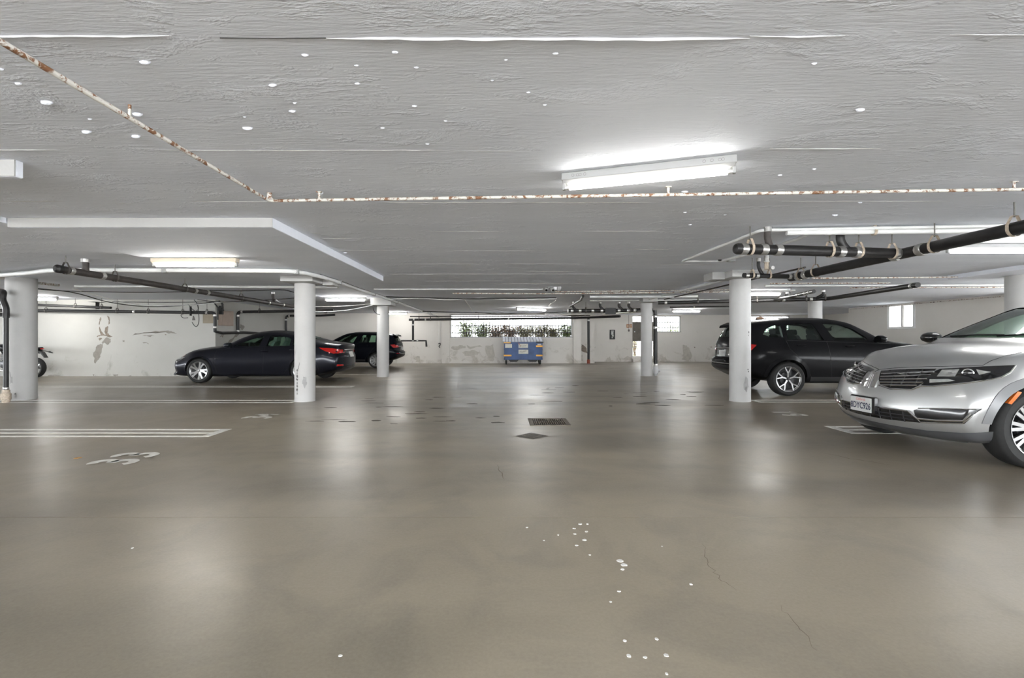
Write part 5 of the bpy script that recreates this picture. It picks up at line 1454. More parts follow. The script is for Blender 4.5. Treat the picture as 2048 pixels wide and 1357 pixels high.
# ---- centre back: pipes round the gate column
pipe('thin white conduit across the ceiling left of the twin spotlights', [atz(748, 579, 2.44), atz(1086, 579, 2.44)], 0.018, 'conduit_white', couplings=[0.3, 0.7], band='conduit_white')
pipe('rusty sprinkler pipe across the ceiling behind the twin spotlights', [atz(905, 587, 2.41), atz(1100, 588, 2.41), atz(1470, 584, 2.41)], 0.018, 'rusty_white_pipe', couplings=[0.1, 0.22, 0.95], band='rusty_white_pipe')
pipe('thin brown pipe crossing the ceiling right of the twin spotlights', [atz(1110, 584, 2.43), atz(1465, 580, 2.43)], 0.014, 'rusty_white_pipe')
pipe('white lagged pipe above the gate column', [atz(1180, 594, 2.40), atz(1395, 593, 2.40)], 0.035, 'conduit_white', couplings=[0.35, 0.75], band='conduit_white')
yb = 22.6
def bw(t):
    x = XY(826, yb); m = MB(); m.tube([(x, yb, ZY(640, yb)), (x, yb, ZY(682, yb))], 0.05, 10); m.build('drop', 'pipe_black', t, smooth=True)
    m = MB(); m.tube([(XY(760, yb), yb, ZY(682, yb)), (XY(852, yb), yb, ZY(682, yb)), (XY(853, yb), yb, ZY(694, yb))], 0.045, 10); m.build('lower_run', 'pipe_black', t, smooth=True, ang=0.9)
    for px in (826, 835): ring_band(Vector((XY(px, yb), yb, ZY(682, yb))), (1, 0, 0), 0.045, 0.08, 'steel_band', t)
    ring_band(Vector((x, yb, ZY(650, yb))), (0, 0, 1), 0.05, 0.08, 'steel_band', t)
pipe('long black drain pipe across the planter window with a drop at its left end', [at(818, 640, yb), at(1150, 636.5, yb), at(1240, 633, 20.5)], 0.055, 'pipe_black', 'drain pipe', 'drain_pipe', fil=0.05, couplings=[0.03, 0.1, 0.6], hangers=[0.06, 0.13, 0.42, 0.85], hmat='rod_dark', extra=bw)
def v1b(t):
    p = (XY(1177, 23.5), 23.5)
    m = MB(); m.lathe([(0, 0), (0.075, 0), (0.075, 0.17), (0.06, 0.2), (0, 0.2)], (*p, 0), n=16); pm('red_primer', (0.30, 0.06, 0.03), 0.6, var=0.3, scale=20); m.build('base_fitting', 'red_primer', t, smooth=True)
xx = XY(1177, 23.5)
pipe('black standpipe with a red foot right of the planter window', [(xx, 23.5, 0.18), (xx, 23.5, ZY(637, 23.5))], 0.062, 'pipe_black', 'drain pipe', 'drain_pipe', couplings=[0.95], extra=v1b)
def v2b(t):
    p = (XY(1311, 15.75), 15.75)
    m = MB(); m.lathe([(0, 0), (0.06, 0), (0.06, 0.06), (0.085, 0.07), (0.085, 0.24), (0.068, 0.27), (0.068, 0.32), (0, 0.32)], (*p, 0), n=18); m.build('clean_out', 'plaster_white', t, smooth=True)
    m = MB(); m.tube([(p[0] + 0.04, p[1], 0.16), (p[0] + 0.13, p[1], 0.17)], 0.05, 12); m.build('clean_out_plug', 'plaster_white', t, smooth=True)
xx = XY(1311, 15.75)
pipe('black standpipe with a white clean-out at its foot beside the gate column', [(xx, 15.75, 0.3), (xx, 15.75, 1.85), (xx - 0.02, 15.75, 2.15)], 0.062, 'pipe_black', 'drain pipe', 'drain_pipe', fil=0.03, couplings=[0.03, 0.82, 1.3], extra=v2b)
yc = 16.4
def cb(t):
    for px, top, r in ((1150, 606, 0.04), (1205, 610, 0.045), (1243, 613, 0.05), (1262, 608, 0.045)):
        f = at(px + 6, 622, yc); wye(t, f, (f.x - 0.18, f.y, ZC), r, (0.15, 0, 0), 'pipe_dark_cast' if px > 1230 else 'pipe_black')
    m = MB(); m.tube([at(1140, 613, yc), at(1162, 600, 14.6), at(1166, 592, 13.7)], 0.04, 10); m.build('offset_branch', 'pipe_black', t, smooth=True)
    m = MB(); m.box(at(1211, 616, yc - 0.1), at(1229, 629, yc + 0.1)); m.build('junction_casting', 'pipe_black', t)
pipe('cluster of black cast drains left of the gate column', [at(1136, 622, yc), at(1215, 622, yc), at(1305, 620, yc)], 0.066, 'pipe_black', 'drain pipe', 'drain_pipe', couplings=[0.1, 0.3, 0.62, 0.85, 1.1, 1.25, 1.45, 1.6, 1.75], hangers=[0.45, 1.5], hmat='rod_dark', extra=cb)
pipe('pale pipe below the cluster of cast drains', [at(1090, 629, 18.5), at(1205, 629, 18.5), at(1290, 623, 16.0)], 0.04, 'steel_band', fil=0.05, couplings=[0.7])
pipe('dark thin pipe under the pale pipe before the planter window', [at(820, 633.5, 21.8), at(1130, 633, 21.8), at(1180, 631, 21.0)], 0.028, 'pipe_dark_cast')
zq = 2.25
def qb(t):
    for px in (1560, 1632):
        f = atz(px, 601 if px < 1600 else 598, zq); wye(t, f, (f.x + 0.12, f.y - 0.1, ZC), 0.04, (-0.1, 0, 0))
pipe('black drain pipe from the gate column over the black SUV turning forward', [atz(1316, 606, zq), atz(1480, 602.5, zq), atz(1660, 597.5, zq), (8.05, 9.3, zq)], 0.052, 'pipe_black', 'drain pipe', 'drain_pipe', fil=0.12, couplings=[0.1, 1.05, 1.5, 1.8, 2.95], hangers=[0.5, 1.2, 1.45, 1.75, 1.95], hmat='rod_dark', extra=qb)
pipe('black drain branch slanting forward over the black SUV roof', [atz(1545, 601.5, zq), atz(1600, 589.5, zq), atz(1628, 583, zq)], 0.042, 'pipe_black', 'drain pipe', 'drain_pipe', couplings=[0.95, 1.4, 1.7], hangers=[0.7], hmat='rod_dark')
pipe('thin rusty pipe on the ceiling left of the right edge column', [atz(1624, 557, 2.41), atz(2010, 554, 2.41)], 0.014, 'rusty_white_pipe', couplings=[0.02], band='rusty_white_pipe', hangers=[])
pipe('white pipe below the thin rusty pipe at the right', [atz(1530, 572, 2.41), atz(1700, 571.5, 2.41), atz(2020, 570.5, 2.41)], 0.022, 'conduit_white', couplings=[0.25, 1.2], band='conduit_white')
pipe('thin white pipe just above the white pipe at the right', [atz(1540, 567.5, 2.44), atz(1780, 566.5, 2.44)], 0.014, 'rusty_white_pipe')
pipe('lowest thin conduit across the ceiling behind the right edge column', [atz(1700, 576, 2.42), atz(2020, 575, 2.42)], 0.014, 'rusty_white_pipe')
pipe('white pipe over the diffuser of the batten above the black SUV', [atz(1498, 582, 2.43), atz(1590, 581.5, 2.43)], 0.02, 'conduit_white', couplings=[0.5], band='conduit_white')
pipe('thin conduit under the ceiling along the right wall', [(XR - 0.03, 19.6, 2.415), (XR - 0.03, 7.0, 2.415)], 0.012, 'rusty_white_pipe', couplings=[0.1, 0.13, 0.3, 0.32, 0.6, 0.64], band='rod_dark')
pipe('rusty conduit along the top of the recessed back wall', [at(1340, 623, 24.9), at(1500, 621, 24.9), at(1640, 618, 24.9)], 0.02, 'rusty_white_pipe', couplings=[0.2, 0.6, 1.2, 1.7], band='rod_dark')
pipe('long pale duct along the ceiling behind the right near column', [(4.62, 8.2, 2.42), (4.45, 14.5, 2.42)], 0.032, 'conduit_white')
pipe('thin dark pipe beside the pale duct behind the right near column', [(4.98, 7.9, 2.38), (4.82, 14.3, 2.38)], 0.016, 'pipe_dark_cast')
pipe('grey conduit across the ceiling above the gate column', [atz(1180, 602, 2.43), atz(1440, 600, 2.43)], 0.02, 'conduit_white', couplings=[0.5], band='rod_dark')
pipe('black thin pipe in front of the small barred window', [at(1340, 615, 18.5), at(1460, 613.5, 18.5)], 0.03, 'pipe_black', 'drain pipe', 'drain_pipe', couplings=[0.4])

# ---- cables
def cable(label, pts, r=0.008, mat='cable_black', name='cable'):
    m = MB(); m.tube(spline(pts, 6), r, 6)
    return tag(m.build(name, mat, smooth=True, ang=1.2), label, 'cable')
def cz(l, z=2.42): return [atz(px, py, z) for px, py in l]
def cY(l, Y): return [at(px, py, Y) for px, py in l]
def c3(l): return [at(*q) for q in l]
cable('black cable sagging from the left edge column towards the left wall', c3([(70, 577, 11.2), (130, 583, 11.7), (165, 590, 12.2), (210, 603, 12.8), (260, 611, 13.3), (310, 614, 13.9), (370, 611, 14.5), (440, 603, 15.2)]), 0.012)
cable('grey cable beside the black sagging cable near the left wall', c3([(145, 577, 11.3), (175, 586, 11.8), (225, 600, 12.5), (270, 609, 13.2), (330, 612, 14.0), (400, 609, 14.8), (450, 604, 15.2)]), 0.014, 'conduit_white')
cable('thin black cable along the top of the left wall', cY([(225, 604), (300, 605), (360, 605), (430, 604)], 15.3), 0.01)
cable('black cable from the left wall towards the scuffed column', cY([(395, 600), (440, 604), (480, 603), (540, 600), (600, 596)], 12.5), 0.010)
cable('black cable along the ceiling behind the flaking white pipe', cY([(372, 580), (480, 582), (560, 580), (588, 585)], 11.4), 0.012)
cable('long black cable under the ceiling at the left', cY([(68, 578), (120, 582), (260, 585), (372, 584)], 11.6), 0.010)
cable('white cable sagging between the scuffed column and the second column', cY([(545, 596), (570, 611), (600, 621), (650, 624), (700, 620), (745, 611)], 14.3), 0.012, 'conduit_white')
cable('thin white cord stretched between the two left columns', cY([(600, 614), (680, 613), (745, 608)], 14.4), 0.008, 'conduit_white')
cable('black cable hanging from the second left column capital', cY([(747, 608.5), (747, 613), (747, 620), (752, 627), (760, 630)], 14.8), 0.010)
cable('black cable bundle across the ceiling before the planter window', cY([(772, 594), (850, 596), (930, 598), (1020, 597), (1113, 596)], 13.9), 0.016)
cable('white cable woven with the black bundle before the planter window', cY([(775, 599), (840, 597), (900, 600), (960, 597), (1030, 600), (1110, 598)], 13.95), 0.014, 'conduit_white')
cable('white cable looping down to the slanting batten', c3([(1113, 597, 14.0), (1110, 603, 15.2), (1100, 609, 16.6), (1096, 618, 18.9)]), 0.012, 'conduit_white')
cable('grey cable dropping from the bundle to the long drain pipe', c3([(928, 599, 14.2), (935, 608, 16.2), (942, 618, 19.0), (946, 626, 21.5)]), 0.014, 'conduit_white')
cable('thin cable along the top of the planter window', cY([(950, 625), (1000, 629), (1050, 627), (1130, 629)], 21.0), 0.012, 'pipe_dark_cast')
cable('dark cable along the ceiling behind the long conduit', cY([(840, 623), (950, 626), (1060, 627), (1140, 624)], 20.2), 0.02)
# =================================================================== openings in the walls
def window(name, W, Y, nbars, hz, label_mat='fixture_white', depth=0.25):
    x0, x1, z0, z1 = W
    o = bpy.data.objects.new(name, None); COL.objects.link(o); o.location = (x0, Y, z0); ORG[o.name] = Vector((x0, Y, z0)); tag(o, kind='structure')
    f = 0.04
    for nm, a, b in (('sill', (x0 - 0.03, Y - 0.02, z0 - 0.03), (x1 + 0.03, Y + depth + 0.02, z0 + 0.012)), ('head', (x0, Y + 0.02, z1 - f), (x1, Y + 0.08, z1)),
                     ('jamb', (x0, Y + 0.02, z0), (x0 + f, Y + 0.08, z1)), ('jamb', (x1 - f, Y + 0.02, z0), (x1, Y + 0.08, z1))):
        m = MB(); m.box(a, b); m.build(nm, label_mat, o)
    for k in range(nbars):
        x = x0 + (x1 - x0) * (k + 0.5) / nbars
        m = MB(); m.tube([(x, Y + 0.15, z0 + 0.012), (x, Y + 0.15, z1)], 0.013, 6); m.build('bar', 'pipe_black', o)
    for z in hz:
        m = MB(); m.box((x0, Y + 0.14, z - 0.018), (x1, Y + 0.16, z + 0.018)); m.build('rail', 'pipe_black', o)
    return o
window('window_1', W1, YB, 42, (ZY(652, YB), ZY(666, YB)))
window('window_2', W2, YB2, 9, (ZY(645, YB2), ZY(656, YB2)))
window('window_3', W3, YB2, 15, (ZY(632, YB2), 1.75))
# sliding window in the right wall
o = bpy.data.objects.new('window_4', None); COL.objects.link(o); o.location = (XR, W4[0], W4[2]); ORG[o.name] = Vector((XR, W4[0], W4[2])); tag(o, kind='structure')
y0, y1, z0, z1 = W4
fr = 0.055
for a, b in (((XR - 0.02, y0 - 0.04, z0 - 0.05), (XR + 0.1, y1 + 0.04, z0 + 0.02)), ((XR - 0.02, y0 - 0.04, z1 - 0.03), (XR + 0.1, y1 + 0.04, z1 + 0.03)), ((XR - 0.02, y0 - 0.04, z0), (XR + 0.1, y0 + fr, z1)), ((XR - 0.02, y1 - fr, z0), (XR + 0.1, y1 + 0.04, z1))):
    m = MB(); m.box(a, b); m.build('frame', 'flake_white', o)
ym = (y0 + y1) / 2
m = MB(); m.box((XR + 0.02, ym - 0.02, z0), (XR + 0.09, ym + 0.02, z1)); m.build('meeting_stile', 'rod_dark', o)
for a, b, x in ((y0 + fr, ym, XR + 0.07), (ym, y1 - fr, XR + 0.05)):
    m = MB(); m.box((x, a, z0 + 0.02), (x + 0.006, b, z1 - 0.03)); m.build('pane', 'window_glass', o)
# gate with solid middle panel
o = bpy.data.objects.new('door_1', None); COL.objects.link(o); o.location = (D1[0], YB2, 0); ORG[o.name] = Vector((D1[0], YB2, 0)); tag(o, kind='structure')
pm('gate_brown', (0.10, 0.085, 0.065), 0.5, var=0.2, scale=6)
xa, xb = D1[0], D1[1]
za, zb2 = ZY(683, YB2), ZY(644, YB2)
m = MB(); m.box((xa + 0.03, YB2 + 0.10, za), (xb - 0.03, YB2 + 0.16, zb2)); m.build('panel', 'gate_brown', o)
for x in (xa + 0.015, xb - 0.015):
    m = MB(); m.box((x - 0.02, YB2 + 0.09, 0.28), (x + 0.02, YB2 + 0.17, D1[3])); m.build('stile', 'gate_brown', o)
m = MB(); m.lathe([(0, -0.05), (0.035, -0.04), (0.035, -0.01), (0.015, 0.0), (0.015, 0.02)], (xa + 0.14, YB2 + 0.09, ZY(664, YB2)), axis='y', n=14); m.build('knob', 'chrome', o, smooth=True)
for k in range(7):
    x = xa + (xb - xa) * (k + 0.5) / 7
    for z0_, z1_ in ((0.36, za), (zb2, D1[3])):
        m = MB(); m.tube([(x, YB2 + 0.13, z0_), (x, YB2 + 0.13, z1_)], 0.008, 6); m.build('bar', 'fixture_white', o)
for z in (0.36, 0.55, 0.75, 0.95):
    m = MB(); m.box((xa, YB2 + 0.12, z - 0.01), (xb, YB2 + 0.14, z + 0.01)); m.build('rail', 'fixture_white', o)
for k in range(2):
    m = MB(); m.box((xa - 0.05, YB2 - 0.35 + 0.3 * k, 0.0), (xb + 0.05, YB2 + TH, 0.15 + 0.15 * k)); m.build('step', 'wall_cream', o)

# =================================================================== outside
pm('leaf_green', (0.12, 0.165, 0.05), 0.6, var=0.45, scale=9)
pm('leaf_olive', (0.18, 0.165, 0.075), 0.6, var=0.4, scale=9)
pm('leaf_dry', (0.19, 0.13, 0.085), 0.7, var=0.35, scale=9)
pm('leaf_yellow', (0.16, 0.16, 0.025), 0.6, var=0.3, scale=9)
pm('leaf_skylit_dim', (0.075, 0.11, 0.02), 0.6, var=0.4, scale=9)  # leaf green darkened to offset the open-sky light on these shrubs
pm('twig', (0.10, 0.07, 0.045), 0.8)
def shrub(x, y, z0, w, d, h, mat, label, n=1700, seed=1):
    r = random.Random(seed)
    t = thing('shrub', label, 'shrub', (x, y, z0), 'planting outside the barred windows')
    m = MB()
    tips = []
    for k in range(14):
        a = r.uniform(0, 2 * PI)
        tip = Vector((x + w * 0.5 * math.cos(a) * r.uniform(.3, 1), y + d * 0.5 * math.sin(a) * r.uniform(.3, 1), z0 + h * r.uniform(0.6, 1.0)))
        base = Vector((x + r.uniform(-.1, .1) * w, y, z0))
        mid = (base + tip) / 2 + Vector((r.uniform(-.08, .08), 0, 0.06))
        m.tube([base, mid, tip], [0.014, 0.010, 0.004], 5); tips += [(base, mid, tip)]
    m.build('stem', 'twig', t)
    m = MB()
    for k in range(n):
        b_, md, tp = r.choice(tips)
        q = r.uniform(0.05, 1.0)
        c = (b_ * (1 - q) ** 2 + md * 2 * q * (1 - q) + tp * q * q) + Vector((r.gauss(0, .16) * w, r.gauss(0, .12) * d, r.gauss(0, 0.08)))
        L, W_ = r.uniform(0.06, 0.12), r.uniform(0.025, 0.045)
        u = Vector((r.gauss(0, 1), r.gauss(0, 1), r.gauss(0, 1))).normalized(); v = u.cross(Vector((r.gauss(0, 1), r.gauss(0, 1), r.gauss(0, 1)))).normalized()
        nn = u.cross(v)
        m.add([c - u * L / 2, c + v * W_ / 2 + nn * 0.006, c + u * L / 2, c - v * W_ / 2 + nn * 0.006], [(0, 1, 2, 3)])
    lf = m.build('foliage', mat, t); lf['kind'] = 'stuff'
    return t
zg = 1.15
m = MB(); m.box((-6, YB + TH + 0.05, 0.0), (X2 - TH - 0.05, YB + TH + 1.6, zg)); struct(m, 'ground_planter', 'pale_ground_concrete')
for k, (px, mat, h, lab) in enumerate(((932, 'leaf_green', 0.95, 'tall green shrub at the left end of the planter window'), (962, 'leaf_green', 0.85, 'green shrub second from the left in the planter window'),
                          (992, 'leaf_dry', 0.68, 'dry brown shrub in the middle of the planter window'), (1022, 'leaf_dry', 0.75, 'dry brown shrub above the lid of the blue bin'),
                          (1050, 'leaf_olive', 0.70, 'olive shrub right of the dry shrubs in the planter window'), (1080, 'leaf_olive', 0.72, 'olive shrub above the right end of the blue bin'),
                          (1108, 'leaf_olive', 0.62, 'low olive shrub second from the right in the planter window'), (1134, 'leaf_green', 0.72, 'green shrub at the right end of the planter window'))):
    Y = YB + TH + 0.65
    shrub(XY(px, Y), Y, zg, 1.15, 0.5, h * 1.12, mat, lab, seed=k + 3)
shrub(XY(1348, YB2 + 1.0), YB2 + 1.0, 0.0, 1.1, 0.7, 2.15, 'leaf_skylit_dim', 'bright green shrub behind the small barred window by the gate', 1800, 31)
shrub(XY(1322, YB2 + 1.2), YB2 + 1.2, 0.0, 0.8, 0.7, 1.75, 'leaf_skylit_dim', 'olive shrub at the left of the small barred window', 1200, 32)
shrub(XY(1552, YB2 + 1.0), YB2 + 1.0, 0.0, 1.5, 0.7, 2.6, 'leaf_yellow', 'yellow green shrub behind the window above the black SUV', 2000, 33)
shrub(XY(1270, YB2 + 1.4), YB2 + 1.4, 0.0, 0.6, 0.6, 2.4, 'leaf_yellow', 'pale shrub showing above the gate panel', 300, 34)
t = thing('garden_fence', 'white slatted fence beyond the barred windows and the gate', 'fence', (-5, 27.4, 0))  # run along all the windows to dim the bright sky behind them
pm('fence_white', (0.58, 0.585, 0.59), 0.6)
for k in range(104):
    x = -5 + k * 0.22
    m = MB(); m.box((x, 27.4, 0), (x + 0.205, 27.44, 3.1)); m.build('slat', 'fence_white', t)
for z in (0.6, 2.4):
    m = MB(); m.box((-5, 27.44, z), (17.9, 27.5, z + 0.08)); m.build('rail', 'fence_white', t)

# =================================================================== floor paint, drains, chips
def strip(poly, label, name='bay_line', group='painted bay lines', z=0.0025):
    m = MB(); m.prism(poly, lambda u, v: (u, v, z), lambda u, v: (u, v, 0.0003)); return m
def hairpin(x_end, x_far, ys, w, label):
    s = 1 if x_far > x_end else -1
    t = thing('bay_marking', label, 'floor marking', (x_end, ys[0], 0), 'painted bay dividers')
    for k, y in enumerate(ys):
        r = random.Random(int(abs(y) * 100)); n = 24
        top, bot = [], []
        for i in range(n + 1):
            x = x_end + (x_far - x_end) * i / n
            top.append((x, y + w / 2 + r.uniform(-.004, .004))); bot.append((x, y - w / 2 + r.uniform(-.004, .004)))
        strip(top + bot[::-1], '').build('line', 'line_paint', t)
    if len(ys) > 1:
        y0_, y1_ = min(ys) - w / 2, max(ys) + w / 2
        strip([(x_end - s * 0.0, y0_), (x_end + s * w * 1.5, y0_), (x_end + s * w * 1.5, y1_), (x_end, y1_)], '', z=0.003).build('end_bar', 'line_paint', t)
    return t
hairpin(-3.60, -15.0, (5.91, 6.13, 6.35), 0.075, 'triple white bay divider at the left beyond the number 33')
hairpin(-3.95, -14.0, (9.05, 9.38), 0.06, 'double white bay line ending at the scuffed column')
hairpin(-3.75, -13.0, (11.95, 12.2), 0.05, 'faint double bay line in front of the sedan')
hairpin(4.42, 13.5, (6.12, 6.34, 6.56), 0.075, 'triple white bay divider under the nose of the silver SUV')
hairpin(4.85, 13.5, (9.12, 9.42), 0.06, 'double white bay line in front of the black SUV wheels')
hairpin(-3.7, -9.0, (16.2,), 0.06, 'single faint bay line behind the sedan')
def number(txt, x, y, size, rot, label):
    t = thing('bay_number', label, 'floor marking', (x, y, 0), None, rot)
    dx = size * 0.62
    for k, ch in enumerate(txt):
        o_ = text_mesh(ch, size * 1.40, lambda u, v: ((k - 0.5) * dx + u, v, 0.003), 'line_paint', t, 'digit', sx=0.95)
        # heavier stencil strokes
        md = o_.modifiers.new('thick', 'SOLIDIFY'); md.thickness = 0.002
    return t
def bold_number(txt, x, y, size, rot, label):
    t = thing('bay_number', label, 'floor marking', (x, y, 0), None, rot)
    s = size
    import itertools
    def arc(cx_, cy_, r, a0, a1, n=12): return [(cx_ + r * math.cos(math.radians(a0 + (a1 - a0) * i / n)), cy_ + r * math.sin(math.radians(a0 + (a1 - a0) * i / n))) for i in range(n + 1)]
    G = {'3': [arc(0, .24, .19, 140, -90) + arc(0, -.21, .22, 90, -140)],
         '4': [[(.10, -.45), (.10, .45), (-.24, -.12), (.24, -.12)]], '1': [[(-.10, .28), (.03, .45), (.03, -.45)]],
         '9': [arc(0, .2, .2, 0, 360) , [(.2, .2), (.18, -.1), (.02, -.45)]]}
    for k, ch in enumerate(txt):
        m = MB()
        for st in G[ch]:
            p = [Vector((a * s + (k - 0.5) * s * 0.66, b * s, 0)) for a, b in st]
            w = 0.105 * s
            L, R = [], []
            for i, q in enumerate(p):
                d = (p[min(i + 1, len(p) - 1)] - p[max(i - 1, 0)]).normalized(); nn = Vector((-d.y, d.x, 0))
                L.append((q + nn * w).to_tuple()); R.append((q - nn * w).to_tuple())
            n = len(p)
            m.add([(a[0], a[1], 0.003) for a in L] + [(a[0], a[1], 0.003) for a in R], [(i, i + 1, n + i + 1, n + i) for i in range(n - 1)])
        m.build('digit', 'line_paint', t, local=True)
    return t
bold_number('33', -3.78, 4.80, 0.42, PI / 2, 'white number 33 painted on the floor at the left')
bold_number('34', -3.74, 7.44, 0.42, PI / 2, 'white number 34 painted on the floor before the scuffed column')
bold_number('19', 4.60, 7.72, 0.42, -PI / 2, 'worn white number 19 painted on the floor at the right')
# drain grate
t = thing('drain_grate', 'rectangular slotted steel drain grate in the middle of the floor', 'drain', (0.665, 6.94, 0))
pm('grate_steel', (0.20, 0.17, 0.13), 0.55, metal=0.4, var=0.3, scale=20)
gx0, gx1, gy0, gy1 = 0.40, 0.93, 6.66, 7.22
for a, b in (((gx0 - .02, gy0 - .02), (gx1 + .02, gy0 + .025)), ((gx0 - .02, gy1 - .025), (gx1 + .02, gy1 + .02)), ((gx0 - .02, gy0), (gx0 + .04, gy1)), ((gx1 - .04, gy0), (gx1 + .02, gy1))):
    m = MB(); m.box((*a, 0.0005), (*b, 0.006)); m.build('frame', 'grate_steel', t)
m = MB(); m.box((gx0 + 0.002, gy0 + 0.002, -0.2), (gx1 - 0.002, gy1 - 0.002, -0.06)); m.build('pit_shade', 'cable_black', t)  # black block standing in for the shade inside the pit
for k in range(15):
    x = gx0 + 0.06 + k * (gx1 - gx0 - 0.12) / 14
    m = MB(); m.box((x - 0.0055, gy0 + 0.02, -0.03), (x + 0.0055, gy1 - 0.02, 0.004)); m.build('grate_bar', 'grate_steel', t)
m = MB(); m.box((gx0, (gy0 + gy1) / 2 - 0.008, -0.03), (gx1, (gy0 + gy1) / 2 + 0.008, 0.001)); m.build('cross_bar', 'grate_steel', t)
# square cover set diagonally
cx_, cy_ = XY(1064, 5.93), 5.93
t = thing('access_cover', 'small square brown access cover set diagonally in the floor', 'cover', (cx_, cy_, 0))
for r0, r1, z, mt in ((0.0, 0.10, 0.004, 'gate_brown'), (0.10, 0.125, 0.006, 'grate_steel'), (0.125, 0.205, 0.003, 'gate_brown')):
    m = MB()
    q = [(1, 0), (0, 1), (-1, 0), (0, -1)]
    if r0 == 0: m.add([(cx_ + a * r1, cy_ + b * r1, z) for a, b in q], [(0, 1, 2, 3)])
    else: m.add([(cx_ + a * r1, cy_ + b * r1, z) for a, b in q] + [(cx_ + a * r0, cy_ + b * r0, z) for a, b in q], [(i, (i + 1) % 4, 4 + (i + 1) % 4, 4 + i) for i in range(4)])
    m.build('lid' if r0 == 0 else 'rim', mt, t)
# flakes of white paint on the floor
for k, (px, py, s) in enumerate(((1160, 1049, .012), (1175, 1049, .008), (1148, 1058, .009), (1173, 1064, .012), (1150, 1069, .010), (1169, 1081, .012), (1153, 1092, .010), (1116, 1071, .008), (1180, 1111, .008),
                   (1240, 1123, .020), (1248, 1131, .018), (1245, 1140, .010), (1054, 1056, .008), (1088, 1082, .006), (1382, 1170, .008), (1238, 1184, .008), (1257, 1313, .010), (1332, 1312, .010), (1313, 1279, .008), (1249, 1283, .008),
                   (1221, 1205, .006), (1324, 1094, .006), (1290, 1316, .007), (680, 1313, .008), (265, 1097, .007), (1333, 1349, .006))):
    c = atz(px, py, 0.0)
    r = random.Random(k)
    m = MB(); m.prism([(c.x + s * r.uniform(.7, 1.2) * math.cos(a), c.y + s * 0.9 * r.uniform(.7, 1.2) * math.sin(a)) for a in [2 * PI * i / 8 for i in range(8)]], lambda u, v: (u, v, 0.0025), lambda u, v: (u, v, 0.0003))
    m.build('paint_flake', 'flake_white', floor)
pm('crack_line', (0.20, 0.17, 0.13), 0.7)
def crack(pts, w=0.004, seed=0):
    r = random.Random(seed); P = []
    for i in range(len(pts) - 1):
        a, b = atz(*pts[i], 0.0), atz(*pts[i + 1], 0.0)
        for k in range(6): P.append(a.lerp(b, k / 6) + Vector((r.uniform(-.012, .012), r.uniform(-.012, .012), 0)))
    m = MB(); n = len(P); W_ = [w * min(1, i / 4, (n - 1 - i) / 4) + 0.0006 for i in range(n)]
    m.add([(p.x - q, p.y, 0.0015) for p, q in zip(P, W_)] + [(p.x + q, p.y + q * 0.4, 0.0015) for p, q in zip(P, W_)], [(i, i + 1, n + i + 1, n + i) for i in range(n - 1)])
    m.build('crack', 'crack_line', floor)
crack([(1408, 1090), (1412, 1125), (1440, 1158), (1480, 1183)], 0.0010, 1)
crack([(1560, 1215), (1600, 1260), (1640, 1310)], 0.0009, 2)
crack([(995, 930), (1003, 950), (1008, 962)], 0.003, 3)
crack([(1640, 905), (1700, 918), (1745, 925), (1790, 933)], 0.004, 4)
# dried tyre dirt behind the grate
r = random.Random(12)
pm('tyre_dirt', (0.10, 0.085, 0.065), 0.7, var=0.3, scale=12)
for k in range(58):
    px = r.choice((r.uniform(890, 1110), r.uniform(1090, 1300), r.uniform(1270, 1440), r.uniform(620, 900))); py = r.uniform(770, 846) if px > 880 else r.uniform(790, 860)
    if px > 1270: py = r.uniform(780, 812)
    c = atz(px, py, 0.0); L = r.uniform(0.05, 0.22); W_ = r.uniform(0.02, 0.06)
    m = MB(); m.prism([(c.x + L * r.uniform(.6, 1.1) * math.cos(a), c.y + W_ * r.uniform(.5, 1.2) * math.sin(a)) for a in [2 * PI * i / 9 for i in range(9)]], lambda u, v: (u, v, 0.0012), lambda u, v: (u, v, 0.0002))
    m.build('dirt_smear', 'tyre_dirt', floor)
c = atz(155, 917, 0.0)
m = MB(); m.prism([(c.x + .03 * math.cos(a) * (1 + .3 * math.sin(3 * a)), c.y + .035 * math.sin(a)) for a in [2 * PI * i / 10 for i in range(10)]], lambda u, v: (u, v, 0.004 + 0.02 * (u - c.x)), lambda u, v: (u, v, 0.001))
pm('leaf_dead', (0.50, 0.28, 0.10), 0.7, var=0.2, scale=30)
tag(m.build('dead_leaf', 'leaf_dead'), 'small orange dead leaf lying on the floor above the number 33', 'leaf')

# =================================================================== blue bin
Yd = 22.55
xa, xb = XY(1009, Yd), XY(1084, Yd)
t = thing('dumpster', 'blue steel dumpster with white ribbed lid against the back wall', 'dumpster', ((xa + xb) / 2, Yd + 0.5, 0))
pm('bin_blue', (0.045, 0.085, 0.20), 0.5, metal=0.1, var=0.25, scale=3)
pm('bin_lid', (0.52, 0.54, 0.60), 0.5, var=0.06)
pm('bin_lid_shade', (0.20, 0.21, 0.26), 0.6)
pm('tape_yellow', (0.85, 0.42, 0.05), 0.4, var=0.1)
pm('bin_sticker', (0.55, 0.55, 0.50), 0.6, var=0.06, scale=14)
zt_, zb3 = 1.02, 0.22
m = MB()
m.prism([(Yd, zb3), (Yd - 0.0, zt_ - 0.02), (Yd + 0.95, zt_ + 0.12), (Yd + 0.95, zb3)], lambda u, v: (xa, u, v), lambda u, v: (xb, u, v)); m.build('body', 'bin_blue', t)
for z, h, d in ((zt_ - 0.04, 0.07, 0.05), (0.70, 0.035, 0.03), (0.46, 0.035, 0.03), (zb3 + 0.02, 0.05, 0.03)):
    m = MB(); m.box((xa - 0.03, Yd - d, z), (xb + 0.03, Yd + 0.01, z + h)); m.build('rib', 'bin_blue', t)
